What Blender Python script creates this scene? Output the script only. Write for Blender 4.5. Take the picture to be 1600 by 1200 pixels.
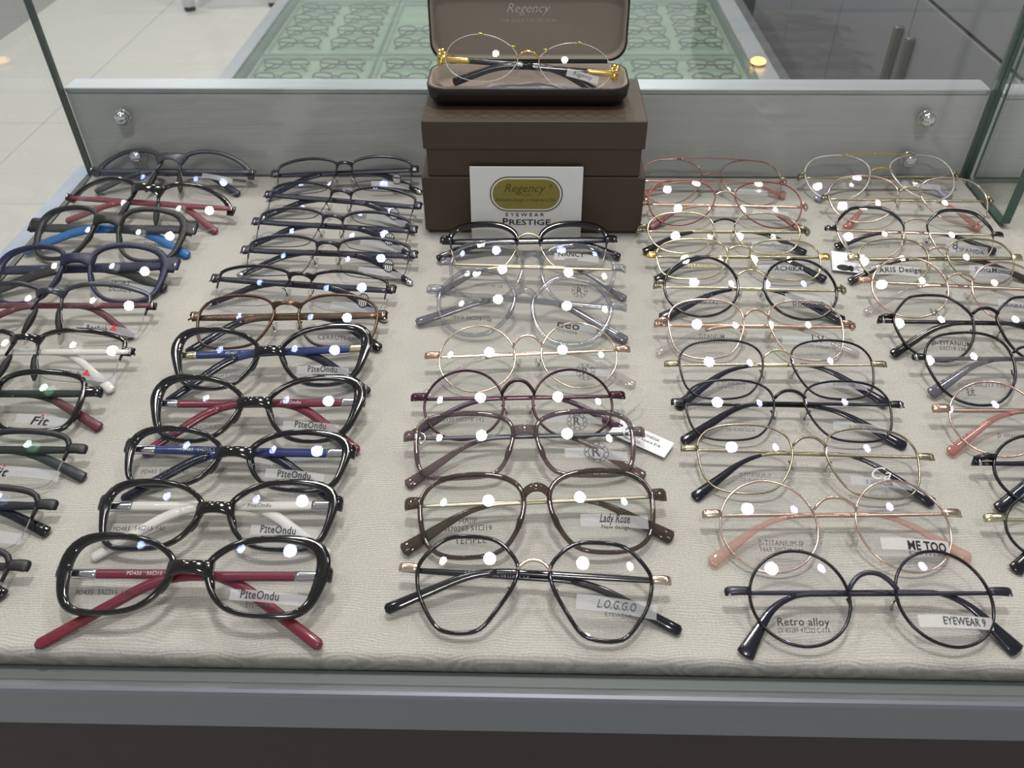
import bpy, math, random
import numpy as np
from mathutils import Vector, Matrix

# ------------------------------------------------------------------ clear
for o in list(bpy.data.objects):
    bpy.data.objects.remove(o, do_unlink=True)
SC = bpy.context.scene
COL = SC.collection
random.seed(7)
R_ = math.radians

# ------------------------------------------------------------------ camera, world, lights, exposure
cam_d = bpy.data.cameras.new('camera')
cam = bpy.data.objects.new('camera', cam_d)
COL.objects.link(cam)
cam_d.sensor_fit = 'HORIZONTAL'
cam_d.sensor_width = 36.0
cam_d.lens = 36.0 * 1300.0 / 1600.0
cam_d.clip_start = 0.02
cam_d.clip_end = 60
cam_d.dof.use_dof = True
cam_d.dof.focus_distance = 0.54
cam_d.dof.aperture_fstop = 17.0
th, ps, ro = R_(41.0), R_(1.65), R_(-0.55)
fw = Vector((-math.sin(ps) * math.cos(th), math.cos(ps) * math.cos(th), -math.sin(th)))
rt = Vector((math.cos(ps), math.sin(ps), 0))
up = rt.cross(fw)
rt2 = rt * math.cos(ro) + up * math.sin(ro)
up2 = -rt * math.sin(ro) + up * math.cos(ro)
M = Matrix((rt2, up2, -fw)).transposed().to_4x4()
M.translation = Vector((0, 0, 0.372))
cam.matrix_world = M
SC.camera = cam

world = bpy.data.worlds.new('room_light')
SC.world = world
world.use_nodes = True
bg = world.node_tree.nodes['Background']
bg.inputs[0].default_value = (0.93, 0.96, 1.0, 1)
bg.inputs[1].default_value = 0.36

SC.view_settings.view_transform = 'Standard'
SC.view_settings.look = 'None'
SC.view_settings.gamma = 1.0
SC.view_settings.use_curve_mapping = False
SC.view_settings.exposure = 0.29
SC.cycles.max_bounces = 10
SC.cycles.diffuse_bounces = 4
SC.cycles.glossy_bounces = 4
SC.cycles.transparent_max_bounces = 64
SC.cycles.caustics_reflective = False
SC.cycles.caustics_refractive = False
SC.cycles.sample_clamp_indirect = 6.0

CEIL_Z = 1.95
# ceiling downlights: x, y, radius, power
DOWNLIGHTS = [(0.02, 0.72, 0.13, 14), (0.06, -0.75, 0.13, 9), (-0.62, 1.75, 0.13, 8), (0.70, 1.75, 0.13, 8),
              (-1.05, 0.80, 0.09, 4), (1.10, 0.80, 0.09, 4), (-1.9, 2.9, 0.10, 16), (0.0, 3.1, 0.10, 14), (-1.9, 4.6, 0.10, 16), (0.6, 4.6, 0.10, 14)]

# ------------------------------------------------------------------ materials
MATS = {}
def _nodes(name):
    m = bpy.data.materials.new(name)
    m.use_nodes = True
    nt = m.node_tree
    nt.nodes.clear()
    out = nt.nodes.new('ShaderNodeOutputMaterial')
    return m, nt, out

def lin(c):
    return tuple(((v / 12.92) if v <= 0.04045 else ((v + 0.055) / 1.055) ** 2.4) for v in [q / 255.0 for q in c])

def pm(name, rgb, rough=0.35, metal=0.0, coat=0.0, var=0.06, nscale=60.0, bump=0.0, spec=0.5):
    """principled material with procedural colour / roughness variation"""
    m, nt, out = _nodes(name)
    b = nt.nodes.new('ShaderNodeBsdfPrincipled')
    tc = nt.nodes.new('ShaderNodeTexCoord')
    n = nt.nodes.new('ShaderNodeTexNoise')
    n.inputs['Scale'].default_value = nscale
    n.inputs['Detail'].default_value = 4
    nt.links.new(tc.outputs['Object'], n.inputs['Vector'])
    c = lin(rgb)
    mx = nt.nodes.new('ShaderNodeMixRGB')
    mx.inputs[1].default_value = (*[max(0, v * (1 - var)) for v in c], 1)
    mx.inputs[2].default_value = (*[min(1, v * (1 + var)) for v in c], 1)
    nt.links.new(n.outputs['Fac'], mx.inputs[0])
    nt.links.new(mx.outputs[0], b.inputs['Base Color'])
    mr = nt.nodes.new('ShaderNodeMapRange')
    mr.inputs['To Min'].default_value = max(0.02, rough * 0.85)
    mr.inputs['To Max'].default_value = min(1, rough * 1.15)
    nt.links.new(n.outputs['Fac'], mr.inputs['Value'])
    nt.links.new(mr.outputs[0], b.inputs['Roughness'])
    b.inputs['Metallic'].default_value = metal
    b.inputs['Coat Weight'].default_value = coat
    b.inputs['Coat Roughness'].default_value = 0.05
    b.inputs['Specular IOR Level'].default_value = spec
    if bump:
        bp = nt.nodes.new('ShaderNodeBump')
        bp.inputs['Strength'].default_value = bump
        bp.inputs['Distance'].default_value = 0.001
        nt.links.new(n.outputs['Fac'], bp.inputs['Height'])
        nt.links.new(bp.outputs[0], b.inputs['Normal'])
    nt.links.new(b.outputs[0], out.inputs[0])
    MATS[name] = m
    return m

def clear(name, rgb, body=0.25, bodyrgb=None, ior=1.5, refl=(1, 1, 1), rough=0.02):
    """see-through plastic / glass: tinted transparency, fresnel gloss and a little body colour"""
    m, nt, out = _nodes(name)
    tr = nt.nodes.new('ShaderNodeBsdfTransparent')
    gl = nt.nodes.new('ShaderNodeBsdfGlossy')
    gl.inputs['Color'].default_value = (*refl, 1)
    gl.inputs['Roughness'].default_value = rough
    # Schlick reflectance, the same from both sides of the thin sheet
    lw = nt.nodes.new('ShaderNodeLayerWeight')
    lw.inputs['Blend'].default_value = 0.5
    pw = nt.nodes.new('ShaderNodeMath')
    pw.operation = 'POWER'
    pw.inputs[1].default_value = 5.0
    nt.links.new(lw.outputs['Facing'], pw.inputs[0])
    fr = nt.nodes.new('ShaderNodeMapRange')
    f0 = ((ior - 1) / (ior + 1)) ** 2
    fr.inputs['To Min'].default_value = f0
    fr.inputs['To Max'].default_value = 1.0
    nt.links.new(pw.outputs[0], fr.inputs['Value'])
    tc = nt.nodes.new('ShaderNodeTexCoord')
    n = nt.nodes.new('ShaderNodeTexNoise')
    n.inputs['Scale'].default_value = 25
    nt.links.new(tc.outputs['Object'], n.inputs['Vector'])
    c = lin(rgb)
    mc = nt.nodes.new('ShaderNodeMixRGB')
    mc.inputs[1].default_value = (*[v * 0.985 for v in c], 1)
    mc.inputs[2].default_value = (*c, 1)
    nt.links.new(n.outputs['Fac'], mc.inputs[0])
    nt.links.new(mc.outputs[0], tr.inputs['Color'])
    base = tr
    if body > 0:
        df = nt.nodes.new('ShaderNodeBsdfDiffuse')
        df.inputs['Color'].default_value = (*lin(bodyrgb or rgb), 1)
        m0 = nt.nodes.new('ShaderNodeMixShader')
        m0.inputs[0].default_value = body
        nt.links.new(tr.outputs[0], m0.inputs[1])
        nt.links.new(df.outputs[0], m0.inputs[2])
        base = m0
    ms = nt.nodes.new('ShaderNodeMixShader')
    nt.links.new(fr.outputs[0], ms.inputs[0])
    nt.links.new(base.outputs[0], ms.inputs[1])
    nt.links.new(gl.outputs[0], ms.inputs[2])
    nt.links.new(ms.outputs[0], out.inputs[0])
    MATS[name] = m
    return m

def emit(name, rgb, strength):
    m, nt, out = _nodes(name)
    e = nt.nodes.new('ShaderNodeEmission')
    e.inputs[0].default_value = (*lin(rgb), 1)
    e.inputs[1].default_value = strength
    nt.links.new(e.outputs[0], out.inputs[0])
    MATS[name] = m
    return m

def fabric(name, rgb):
    m, nt, out = _nodes(name)
    N = nt.nodes.new
    L = nt.links.new
    b = N('ShaderNodeBsdfPrincipled')
    b.inputs['Roughness'].default_value = 0.85
    b.inputs['Specular IOR Level'].default_value = 0.15
    tc = N('ShaderNodeTexCoord')
    mp = N('ShaderNodeMapping')
    mp.inputs['Scale'].default_value = (1000, 1000, 1000)
    L(tc.outputs['Object'], mp.inputs['Vector'])
    wv = N('ShaderNodeTexWave')
    wv.bands_direction = 'Y'
    wv.inputs['Scale'].default_value = 0.21
    wv.inputs['Distortion'].default_value = 34
    wv.inputs['Detail'].default_value = 2.5
    wv.inputs['Detail Scale'].default_value = 0.11
    wv.inputs['Detail Roughness'].default_value = 0.55
    mp2 = N('ShaderNodeMapping')
    mp2.inputs['Scale'].default_value = (0.8, 1, 1)
    L(mp.outputs[0], mp2.inputs['Vector'])
    L(mp2.outputs[0], wv.inputs['Vector'])
    n1 = N('ShaderNodeTexNoise')
    n1.inputs['Scale'].default_value = 0.9
    n1.inputs['Detail'].default_value = 3
    L(mp.outputs[0], n1.inputs['Vector'])
    n2 = N('ShaderNodeTexNoise')
    n2.inputs['Scale'].default_value = 0.02
    L(mp.outputs[0], n2.inputs['Vector'])
    c = lin(rgb)
    m1 = N('ShaderNodeMixRGB')
    m1.inputs[1].default_value = (*[v * 0.85 for v in c], 1)
    m1.inputs[2].default_value = (*[min(1, v * 1.08) for v in c], 1)
    L(wv.outputs['Fac'], m1.inputs[0])
    m2 = N('ShaderNodeMixRGB')
    m2.blend_type = 'OVERLAY'
    m2.inputs[0].default_value = 0.35
    L(m1.outputs[0], m2.inputs[1])
    L(n1.outputs['Fac'], m2.inputs[2])
    m3 = N('ShaderNodeMixRGB')
    m3.blend_type = 'OVERLAY'
    m3.inputs[0].default_value = 0.12
    L(m2.outputs[0], m3.inputs[1])
    L(n2.outputs['Fac'], m3.inputs[2])
    L(m3.outputs[0], b.inputs['Base Color'])
    add = N('ShaderNodeMath')
    add.operation = 'ADD'
    L(wv.outputs['Fac'], add.inputs[0])
    L(n1.outputs['Fac'], add.inputs[1])
    bp = N('ShaderNodeBump')
    bp.inputs['Strength'].default_value = 0.35
    bp.inputs['Distance'].default_value = 0.00025
    L(add.outputs[0], bp.inputs['Height'])
    L(bp.outputs[0], b.inputs['Normal'])
    L(b.outputs[0], out.inputs[0])
    MATS[name] = m
    return m

def brushed(name, rgb, rough=0.35, metal=0.8, axis=(4, 300, 300)):
    m, nt, out = _nodes(name)
    N = nt.nodes.new
    L = nt.links.new
    b = N('ShaderNodeBsdfPrincipled')
    b.inputs['Metallic'].default_value = metal
    tc = N('ShaderNodeTexCoord')
    mp = N('ShaderNodeMapping')
    mp.inputs['Scale'].default_value = axis
    L(tc.outputs['Object'], mp.inputs['Vector'])
    n = N('ShaderNodeTexNoise')
    n.inputs['Scale'].default_value = 1.5
    n.inputs['Detail'].default_value = 4
    L(mp.outputs[0], n.inputs['Vector'])
    c = lin(rgb)
    mx = N('ShaderNodeMixRGB')
    mx.inputs[1].default_value = (*[v * 0.9 for v in c], 1)
    mx.inputs[2].default_value = (*[min(1, v * 1.08) for v in c], 1)
    L(n.outputs['Fac'], mx.inputs[0])
    L(mx.outputs[0], b.inputs['Base Color'])
    mr = N('ShaderNodeMapRange')
    mr.inputs['To Min'].default_value = rough * 0.8
    mr.inputs['To Max'].default_value = rough * 1.2
    L(n.outputs['Fac'], mr.inputs['Value'])
    L(mr.outputs[0], b.inputs['Roughness'])
    L(b.outputs[0], out.inputs[0])
    MATS[name] = m
    return m

# frames
pm('black_gloss', (16, 15, 18), 0.12, coat=0.6)
pm('black_matte', (30, 30, 33), 0.45)
pm('black_metal', (22, 22, 26), 0.28, metal=0.3, coat=0.3)
pm('black_tip', (17, 18, 26), 0.15, coat=0.4)
pm('navy_matte', (30, 32, 66), 0.45)
pm('navy_tip', (22, 23, 36), 0.2, coat=0.3)
pm('blue_bright', (40, 104, 170), 0.35)
pm('blue_plastic', (44, 56, 112), 0.25, coat=0.2)
pm('grey_matte', (88, 90, 98), 0.4, metal=0.3)
pm('charcoal', (52, 54, 60), 0.4)
pm('gunmetal', (74, 76, 84), 0.3, metal=0.7)
pm('dark_metal', (58, 58, 66), 0.3, metal=0.6)
pm('brown_metal', (96, 76, 60), 0.28, metal=0.75)
pm('red_plastic', (116, 40, 54), 0.25, coat=0.2)
pm('maroon', (98, 50, 60), 0.4)
pm('pink_red', (130, 66, 78), 0.35)
pm('white_plastic', (226, 224, 218), 0.3, coat=0.2)
pm('gold', (236, 202, 116), 0.16, metal=1.0)
pm('pale_gold', (216, 206, 174), 0.2, metal=1.0)
pm('olive_gold', (162, 154, 130), 0.25, metal=0.9)
pm('rose_gold', (224, 200, 184), 0.2, metal=1.0)
pm('copper_rose', (206, 172, 156), 0.22, metal=0.9)
pm('pink_metal', (168, 128, 120), 0.25, metal=0.7)
pm('red_metal', (150, 90, 88), 0.25, metal=0.6)
pm('champagne', (172, 164, 146), 0.34, metal=0.85)
pm('silver', (214, 214, 216), 0.15, metal=1.0)
pm('white_metal', (232, 228, 220), 0.25, metal=0.3)
pm('brown_tip', (50, 36, 38), 0.15, coat=0.4)
pm('purple_tip', (66, 34, 62), 0.15, coat=0.4)
pm('plum_metal', (74, 48, 58), 0.22, metal=0.7)
pm('print_black', (24, 24, 26), 0.6)
pm('print_grey', (70, 72, 78), 0.6)
pm('print_white', (226, 226, 230), 0.5)
pm('print_red', (205, 52, 62), 0.5)
pm('print_gold', (196, 176, 92), 0.4, metal=0.4)
clear('clear_grey', (232, 233, 236), 0.16, (168, 170, 176))
clear('clear_tip', (238, 236, 236), 0.12, (220, 216, 218))
clear('clear_pad', (238, 238, 236), 0.14, (214, 214, 210))
clear('taupe_clear', (190, 176, 178), 0.28, (122, 106, 108))
clear('brown_clear', (168, 154, 148), 0.30, (92, 80, 75))
clear('pink_clear', (246, 228, 222), 0.30, (220, 188, 180))
clear('rose_tip', (240, 206, 200), 0.40, (196, 144, 138))
clear('lilac_tip', (216, 214, 232), 0.45, (180, 178, 202))
clear('smoke_tip', (196, 196, 202), 0.38, (124, 124, 134))
clear('nylon', (226, 226, 226), 0.35, (214, 214, 212))
clear('sticker_film', (240, 242, 246), 0.38, (226, 228, 232), ior=1.25, rough=0.3)
clear('sticker_white', (244, 244, 244), 0.6, (232, 232, 230), ior=1.25, rough=0.3)
# lenses, by the tint of their coating
clear('lens_white', (255, 255, 255), 0.0, refl=(1, 1, 1), ior=1.34, rough=0.0)
clear('lens_blue', (255, 255, 255), 0.0, refl=(0.34, 0.44, 1.0), ior=1.34, rough=0.0)
clear('lens_violet', (255, 255, 255), 0.0, refl=(0.46, 0.42, 1.0), ior=1.34, rough=0.0)
clear('lens_green', (255, 255, 255), 0.0, refl=(0.40, 1.0, 0.66), ior=1.34, rough=0.0)
clear('lens_bevel', (226, 232, 230), 0.3, (216, 222, 220))
# place
fabric('linen', (186, 183, 176))
brushed('aluminium', (150, 156, 164), 0.38, 0.75)
brushed('aluminium_light', (186, 192, 198), 0.42, 0.6)
brushed('aluminium_blue', (168, 178, 196), 0.45, 0.4, (300, 4, 300))
brushed('grey_laminate', (214, 213, 214), 0.5, 0.1)
brushed('channel_grey', (112, 119, 119), 0.5, 0.3)
pm('plinth_dark', (58, 50, 52), 0.6)
pm('chrome', (225, 226, 228), 0.06, metal=1.0, var=0.01)
clear('pane_glass', (253, 254, 253), 0.0, ior=1.45, refl=(0.95, 1.0, 0.98), rough=0.0)
clear('cover_glass', (240, 247, 242), 0.12, (186, 200, 194), ior=1.45, rough=0.03)
pm('glass_edge', (40, 82, 72), 0.15, coat=0.5)
pm('glass_edge_grey', (92, 100, 98), 0.2, coat=0.5)
pm('box_brown', (70, 57, 44), 0.4, bump=0.05, nscale=400)
pm('box_brown_lid', (74, 61, 47), 0.55, bump=0.05, nscale=400)
pm('case_leather', (34, 24, 24), 0.35, bump=0.25, nscale=900)
pm('case_lining', (158, 146, 134), 0.8, bump=0.1, nscale=900)
pm('lining_emboss', (206, 198, 186), 0.5)
pm('card_white', (238, 238, 236), 0.45)
pm('card_gold', (150, 138, 70), 0.35, metal=0.4, nscale=900, var=0.25)
pm('card_gold_dark', (92, 80, 34), 0.4, metal=0.3)
pm('cloth_grey', (176, 174, 186), 0.5, var=0.2)
pm('tile_white', (214, 213, 207), 0.22, var=0.03, nscale=6)
pm('tile_grey', (160, 158, 154), 0.25, var=0.05, nscale=6)
pm('grout', (176, 174, 168), 0.8)
pm('ceiling_white', (235, 235, 232), 0.8)
pm('door_grey', (136, 136, 141), 0.4, var=0.03, nscale=5)
pm('gap_and_shade', (30, 30, 34), 0.7)
pm('handle_grey', (120, 119, 119), 0.35, metal=0.5)
pm('tray_green', (214, 220, 208), 0.6)
pm('tray_rib', (190, 200, 192), 0.4)
pm('paint_white', (225, 224, 228), 0.4)
pm('rubber_black', (28, 28, 30), 0.6)
pm('tag_paper', (236, 237, 240), 0.5)
pm('tag_string', (205, 205, 205), 0.4)
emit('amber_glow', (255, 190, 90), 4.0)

# ------------------------------------------------------------------ helpers
def mesh_obj(name, verts, faces, mat, parent=None, smooth=True, mats=None, fmat=None):
    me = bpy.data.meshes.new(name)
    me.from_pydata([tuple(map(float, v)) for v in verts], [], [tuple(int(i) for i in f) for f in faces])
    for m in (mats or [mat]):
        me.materials.append(MATS[m])
    if fmat is not None:
        me.polygons.foreach_set('material_index', fmat)
    if smooth:
        me.polygons.foreach_set('use_smooth', [True] * len(me.polygons))
    me.update()
    o = bpy.data.objects.new(name, me)
    COL.objects.link(o)
    if parent is not None:
        o.parent = parent
    return o

def tag(o, label=None, cat=None, group=None, kind=None):
    if label: o['label'] = label
    if cat: o['category'] = cat
    if group: o['group'] = group
    if kind: o['kind'] = kind
    return o

def empty(name, loc=(0, 0, 0), rz=0.0):
    o = bpy.data.objects.new(name, None)
    o.location = loc
    o.rotation_euler = (0, 0, rz)
    o.empty_display_size = 0.02
    COL.objects.link(o)
    return o

def box_geo(x0, x1, y0, y1, z0, z1, bev=0.0):
    """box with chamfered edges, as verts, faces"""
    if bev <= 0:
        v = [(x, y, z) for z in (z0, z1) for y in (y0, y1) for x in (x0, x1)]
        f = [(0, 2, 3, 1), (4, 5, 7, 6), (0, 1, 5, 4), (2, 6, 7, 3), (0, 4, 6, 2), (1, 3, 7, 5)]
        return v, f
    b = bev
    rings = []
    def ring(z, i):
        x0_, x1_, y0_, y1_ = x0 + i, x1 - i, y0 + i, y1 - i
        c = b
        return [(x0_ + c, y0_, z), (x1_ - c, y0_, z), (x1_, y0_ + c, z), (x1_, y1_ - c, z),
                (x1_ - c, y1_, z), (x0_ + c, y1_, z), (x0_, y1_ - c, z), (x0_, y0_ + c, z)]
    rings = [ring(z0, b), ring(z0 + b, 0), ring(z1 - b, 0), ring(z1, b)]
    v = [p for r in rings for p in r]
    f = [tuple(reversed(range(8)))]
    for k in range(3):
        for i in range(8):
            j = (i + 1) % 8
            f.append((k * 8 + i, k * 8 + j, k * 8 + 8 + j, k * 8 + 8 + i))
    f.append(tuple(24 + i for i in range(8)))
    return v, f

def box(name, x0, x1, y0, y1, z0, z1, mat, parent=None, bev=0.0):
    v, f = box_geo(x0, x1, y0, y1, z0, z1, bev)
    return mesh_obj(name, v, f, mat, parent, smooth=False)

def join(parts):
    V, F = [], []
    for v, f in parts:
        o = len(V)
        V.extend(v)
        F.extend([tuple(i + o for i in q) for q in f])
    return V, F

def tube(pts, hw, hd, side=None, upv=(0, 0, 1), closed=False, prof=8, sq=2.0):
    """sweep a rounded profile along pts. hw: half width along side, hd: half depth along upv (scalars or lists)"""
    P = np.array(pts, float)
    n = len(P)
    hw = np.full(n, hw) if np.isscalar(hw) else np.array(hw, float)
    hd = np.full(n, hd) if np.isscalar(hd) else np.array(hd, float)
    if closed:
        T = np.roll(P, -1, 0) - np.roll(P, 1, 0)
    else:
        T = np.gradient(P, axis=0)
    T /= np.linalg.norm(T, axis=1)[:, None] + 1e-12
    U0 = np.array(upv, float)
    if side is None:
        S = np.cross(T, U0)
        bad = np.linalg.norm(S, axis=1) < 1e-3
        S[bad] = np.cross(T[bad], np.array([0.3, 1, 0.2]))
        S /= np.linalg.norm(S, axis=1)[:, None]
        Uv = np.cross(S, T)
    else:
        S = np.array(side, float)
        Uv = np.tile(U0, (n, 1))
    ang = (np.arange(prof) + 0.5) * 2 * np.pi / prof
    c, s = np.cos(ang), np.sin(ang)
    cx = np.sign(c) * np.abs(c) ** (2 / sq)
    sx = np.sign(s) * np.abs(s) ** (2 / sq)
    V = (P[:, None, :] + S[:, None, :] * (cx[None, :, None] * hw[:, None, None]) + Uv[:, None, :] * (sx[None, :, None] * hd[:, None, None])).reshape(-1, 3)
    F = []
    rng = n if closed else n - 1
    for i in range(rng):
        i2 = (i + 1) % n
        for k in range(prof):
            k2 = (k + 1) % prof
            F.append((i * prof + k, i2 * prof + k, i2 * prof + k2, i * prof + k2))
    if not closed:
        F.append(tuple(range(prof)))
        F.append(tuple((n - 1) * prof + k for k in reversed(range(prof))))
    return [tuple(v) for v in V], F

def ellipsoid(c, r, nu=10, nv=6, rot=None):
    V, F = [], []
    for j in range(nv + 1):
        ph = math.pi * j / nv
        for i in range(nu):
            t = 2 * math.pi * i / nu
            p = Vector((r[0] * math.sin(ph) * math.cos(t), r[1] * math.sin(ph) * math.sin(t), r[2] * math.cos(ph)))
            if rot is not None:
                p = rot @ p
            V.append((c[0] + p.x, c[1] + p.y, c[2] + p.z))
    for j in range(nv):
        for i in range(nu):
            i2 = (i + 1) % nu
            F.append((j * nu + i, (j + 1) * nu + i, (j + 1) * nu + i2, j * nu + i2))
    return V, F

def text_geo(s, size, shear=0.0, align='CENTER', spacing=1.0, bold=0.0, width=None):
    """flat lettering as verts, faces; size = letter height"""
    cu = bpy.data.curves.new('lettering', 'FONT')
    cu.body = s
    cu.size = 1.0
    cu.shear = shear
    cu.align_x = align
    cu.align_y = 'CENTER'
    cu.resolution_u = 2
    cu.space_character = spacing
    cu.offset = bold
    ob = bpy.data.objects.new('lettering', cu)
    COL.objects.link(ob)
    dg = bpy.context.evaluated_depsgraph_get()
    me = bpy.data.meshes.new_from_object(ob.evaluated_get(dg))
    V = [(v.co.x, v.co.y, 0.0) for v in me.vertices]
    F = [tuple(p.vertices) for p in me.polygons]
    bpy.data.objects.remove(ob, do_unlink=True)
    bpy.data.curves.remove(cu)
    bpy.data.meshes.remove(me)
    if not V:
        return [], []
    k = size / 0.72
    xs = [v[0] for v in V]
    if width is not None:
        kx = width / max(1e-6, (max(xs) - min(xs)))
    else:
        kx = k
    xm = (max(xs) + min(xs)) / 2
    return [((v[0] - xm) * kx, v[1] * k, 0.0) for v in V], F

# ------------------------------------------------------------------ lens outlines (u grows towards the temple), normalised
def ngon(n, ph=0.0):
    return [(math.cos(2 * math.pi * (i + ph) / n), math.sin(2 * math.pi * (i + ph) / n)) for i in range(n)]
SHAPES = {
    'round': ngon(16),
    'soft_square': [(1, .62), (.62, 1), (-.45, 1), (-.95, .72), (-1, .1), (-.72, -.7), (-.35, -1), (.45, -1), (.88, -.68), (1, 0)],
    'square': [(1, .7), (.72, 1), (-.6, 1), (-.98, .78), (-1, -.2), (-.8, -.75), (-.4, -1), (.5, -1), (.9, -.75), (1, -.1)],
    'panto': [(1, .5), (.68, .95), (.2, 1), (-.35, 1), (-.85, .8), (-1, .25), (-.85, -.45), (-.42, -.98), (.25, -1), (.72, -.68), (.95, -.1)],
    'aviator': [(1, .45), (.7, .95), (.1, 1), (-.55, .95), (-1, .6), (-.98, .05), (-.7, -.6), (-.2, -1), (.42, -1), (.85, -.6), (1, 0)],
    'hex': [(.98, .42), (.52, .96), (-.38, 1), (-.9, .48), (-1, .05), (-.42, -.93), (.42, -1), (.95, -.25)],
    'hexr': [(.50, .98), (0, 1), (-.54, .97), (-.93, .56), (-1, .29), (-.87, -.1), (-.60, -.55), (-.35, -.92), (-.05, -1), (.30, -.99), (.54, -.88), (.91, -.26), (1, .29), (.91, .52)],
    'crown': [(1, .1), (.95, .45), (.55, .92), (.38, 1), (-.42, 1), (-.58, .92), (-.95, .42), (-1, .1), (-.85, -.5), (-.4, -1), (.35, -1), (.82, -.55)],
    'half_rect': [(1, .7), (.92, .86), (.3, 1), (-.45, .98), (-.98, .8), (-1, .5), (-.85, -.6), (-.55, -.98), (.55, -1), (.92, -.8), (1, -.2)],
    'rect': [(1, .7), (.8, .95), (.1, 1), (-.6, .95), (-1, .72), (-1, .1), (-.78, -.75), (-.45, -1), (.5, -1), (.9, -.8), (1, -.1)],
    'cat': [(1, .72), (.78, .98), (.2, 1), (-.5, .82), (-1, .35), (-.98, 0), (-.7, -.68), (-.3, -1), (.3, -1), (.78, -.72), (.95, -.1)],
    'oval_rect': [(1, .55), (.82, .9), (.2, 1), (-.55, .82), (-1, .35), (-.97, 0), (-.72, -.68), (-.3, -1), (.45, -1), (.85, -.8), (.98, -.15)],
    'sport': [(1, .35), (.85, .85), (.3, 1), (-.5, .98), (-.95, .75), (-1, .2), (-.8, -.55), (-.4, -.98), (.35, -1), (.85, -.72), (.98, -.15)],
    'sport_half': [(1, .1), (.8, .62), (.2, .98), (-.5, 1), (-.95, .78), (-1, .3), (-.78, -.5), (-.35, -.98), (.35, -1), (.85, -.65)],
    'brow': [(1, .6), (.8, .95), (.1, 1), (-.6, .92), (-1, .5), (-.98, 0), (-.72, -.66), (-.25, -1), (.35, -1), (.82, -.62), (.98, -.05)],
    'bevel_top': [(1, .25), (.98, .42), (.6, .9), (.42, 1), (-.3, 1), (-.52, .92), (-.95, .5), (-1, .2), (-.85, -.5), (-.4, -1), (.3, -1), (.78, -.62), (.96, -.1)],
    'oval': [(1, .1), (.8, .65), (.2, 1), (-.5, .85), (-1, .3), (-.95, -.2), (-.6, -.8), (0, -1), (.6, -.85), (.95, -.4)],
}
def outline(shape, a, b, n=56):
    P = np.array(SHAPES[shape], float)
    for _ in range(4):
        Q = np.roll(P, -1, 0)
        P = np.stack([P * .75 + Q * .25, P * .25 + Q * .75], 1).reshape(-1, 2)
    mn, mx = P.min(0), P.max(0)
    P = (P - (mn + mx) / 2) / ((mx - mn) / 2) * np.array([a / 2, b / 2])
    C = np.vstack([P, P[:1]])
    seg = np.linalg.norm(np.diff(C, axis=0), axis=1)
    s = np.concatenate([[0], np.cumsum(seg)])
    q = np.linspace(0, s[-1], n, endpoint=False)
    P = np.stack([np.interp(q, s, C[:, 0]), np.interp(q, s, C[:, 1])], 1)
    T = np.roll(P, -1, 0) - np.roll(P, 1, 0)
    T /= np.linalg.norm(T, axis=1)[:, None]
    Nn = np.stack([T[:, 1], -T[:, 0]], 1)
    return P, Nn

def disc_grid(P, rings=6):
    """topology of a lens: centre + rings"""
    n = len(P)
    V = [(0.0, 0.0)]
    for r in range(1, rings + 1):
        for p in P:
            V.append((p[0] * r / rings, p[1] * r / rings))
    F = []
    for i in range(n):
        F.append((0, 1 + i, 1 + (i + 1) % n))
    for r in range(rings - 1):
        o = 1 + r * n
        for i in range(n):
            j = (i + 1) % n
            F.append((o + i, o + n + i, o + n + j, o + j))
    return V, F

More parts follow.
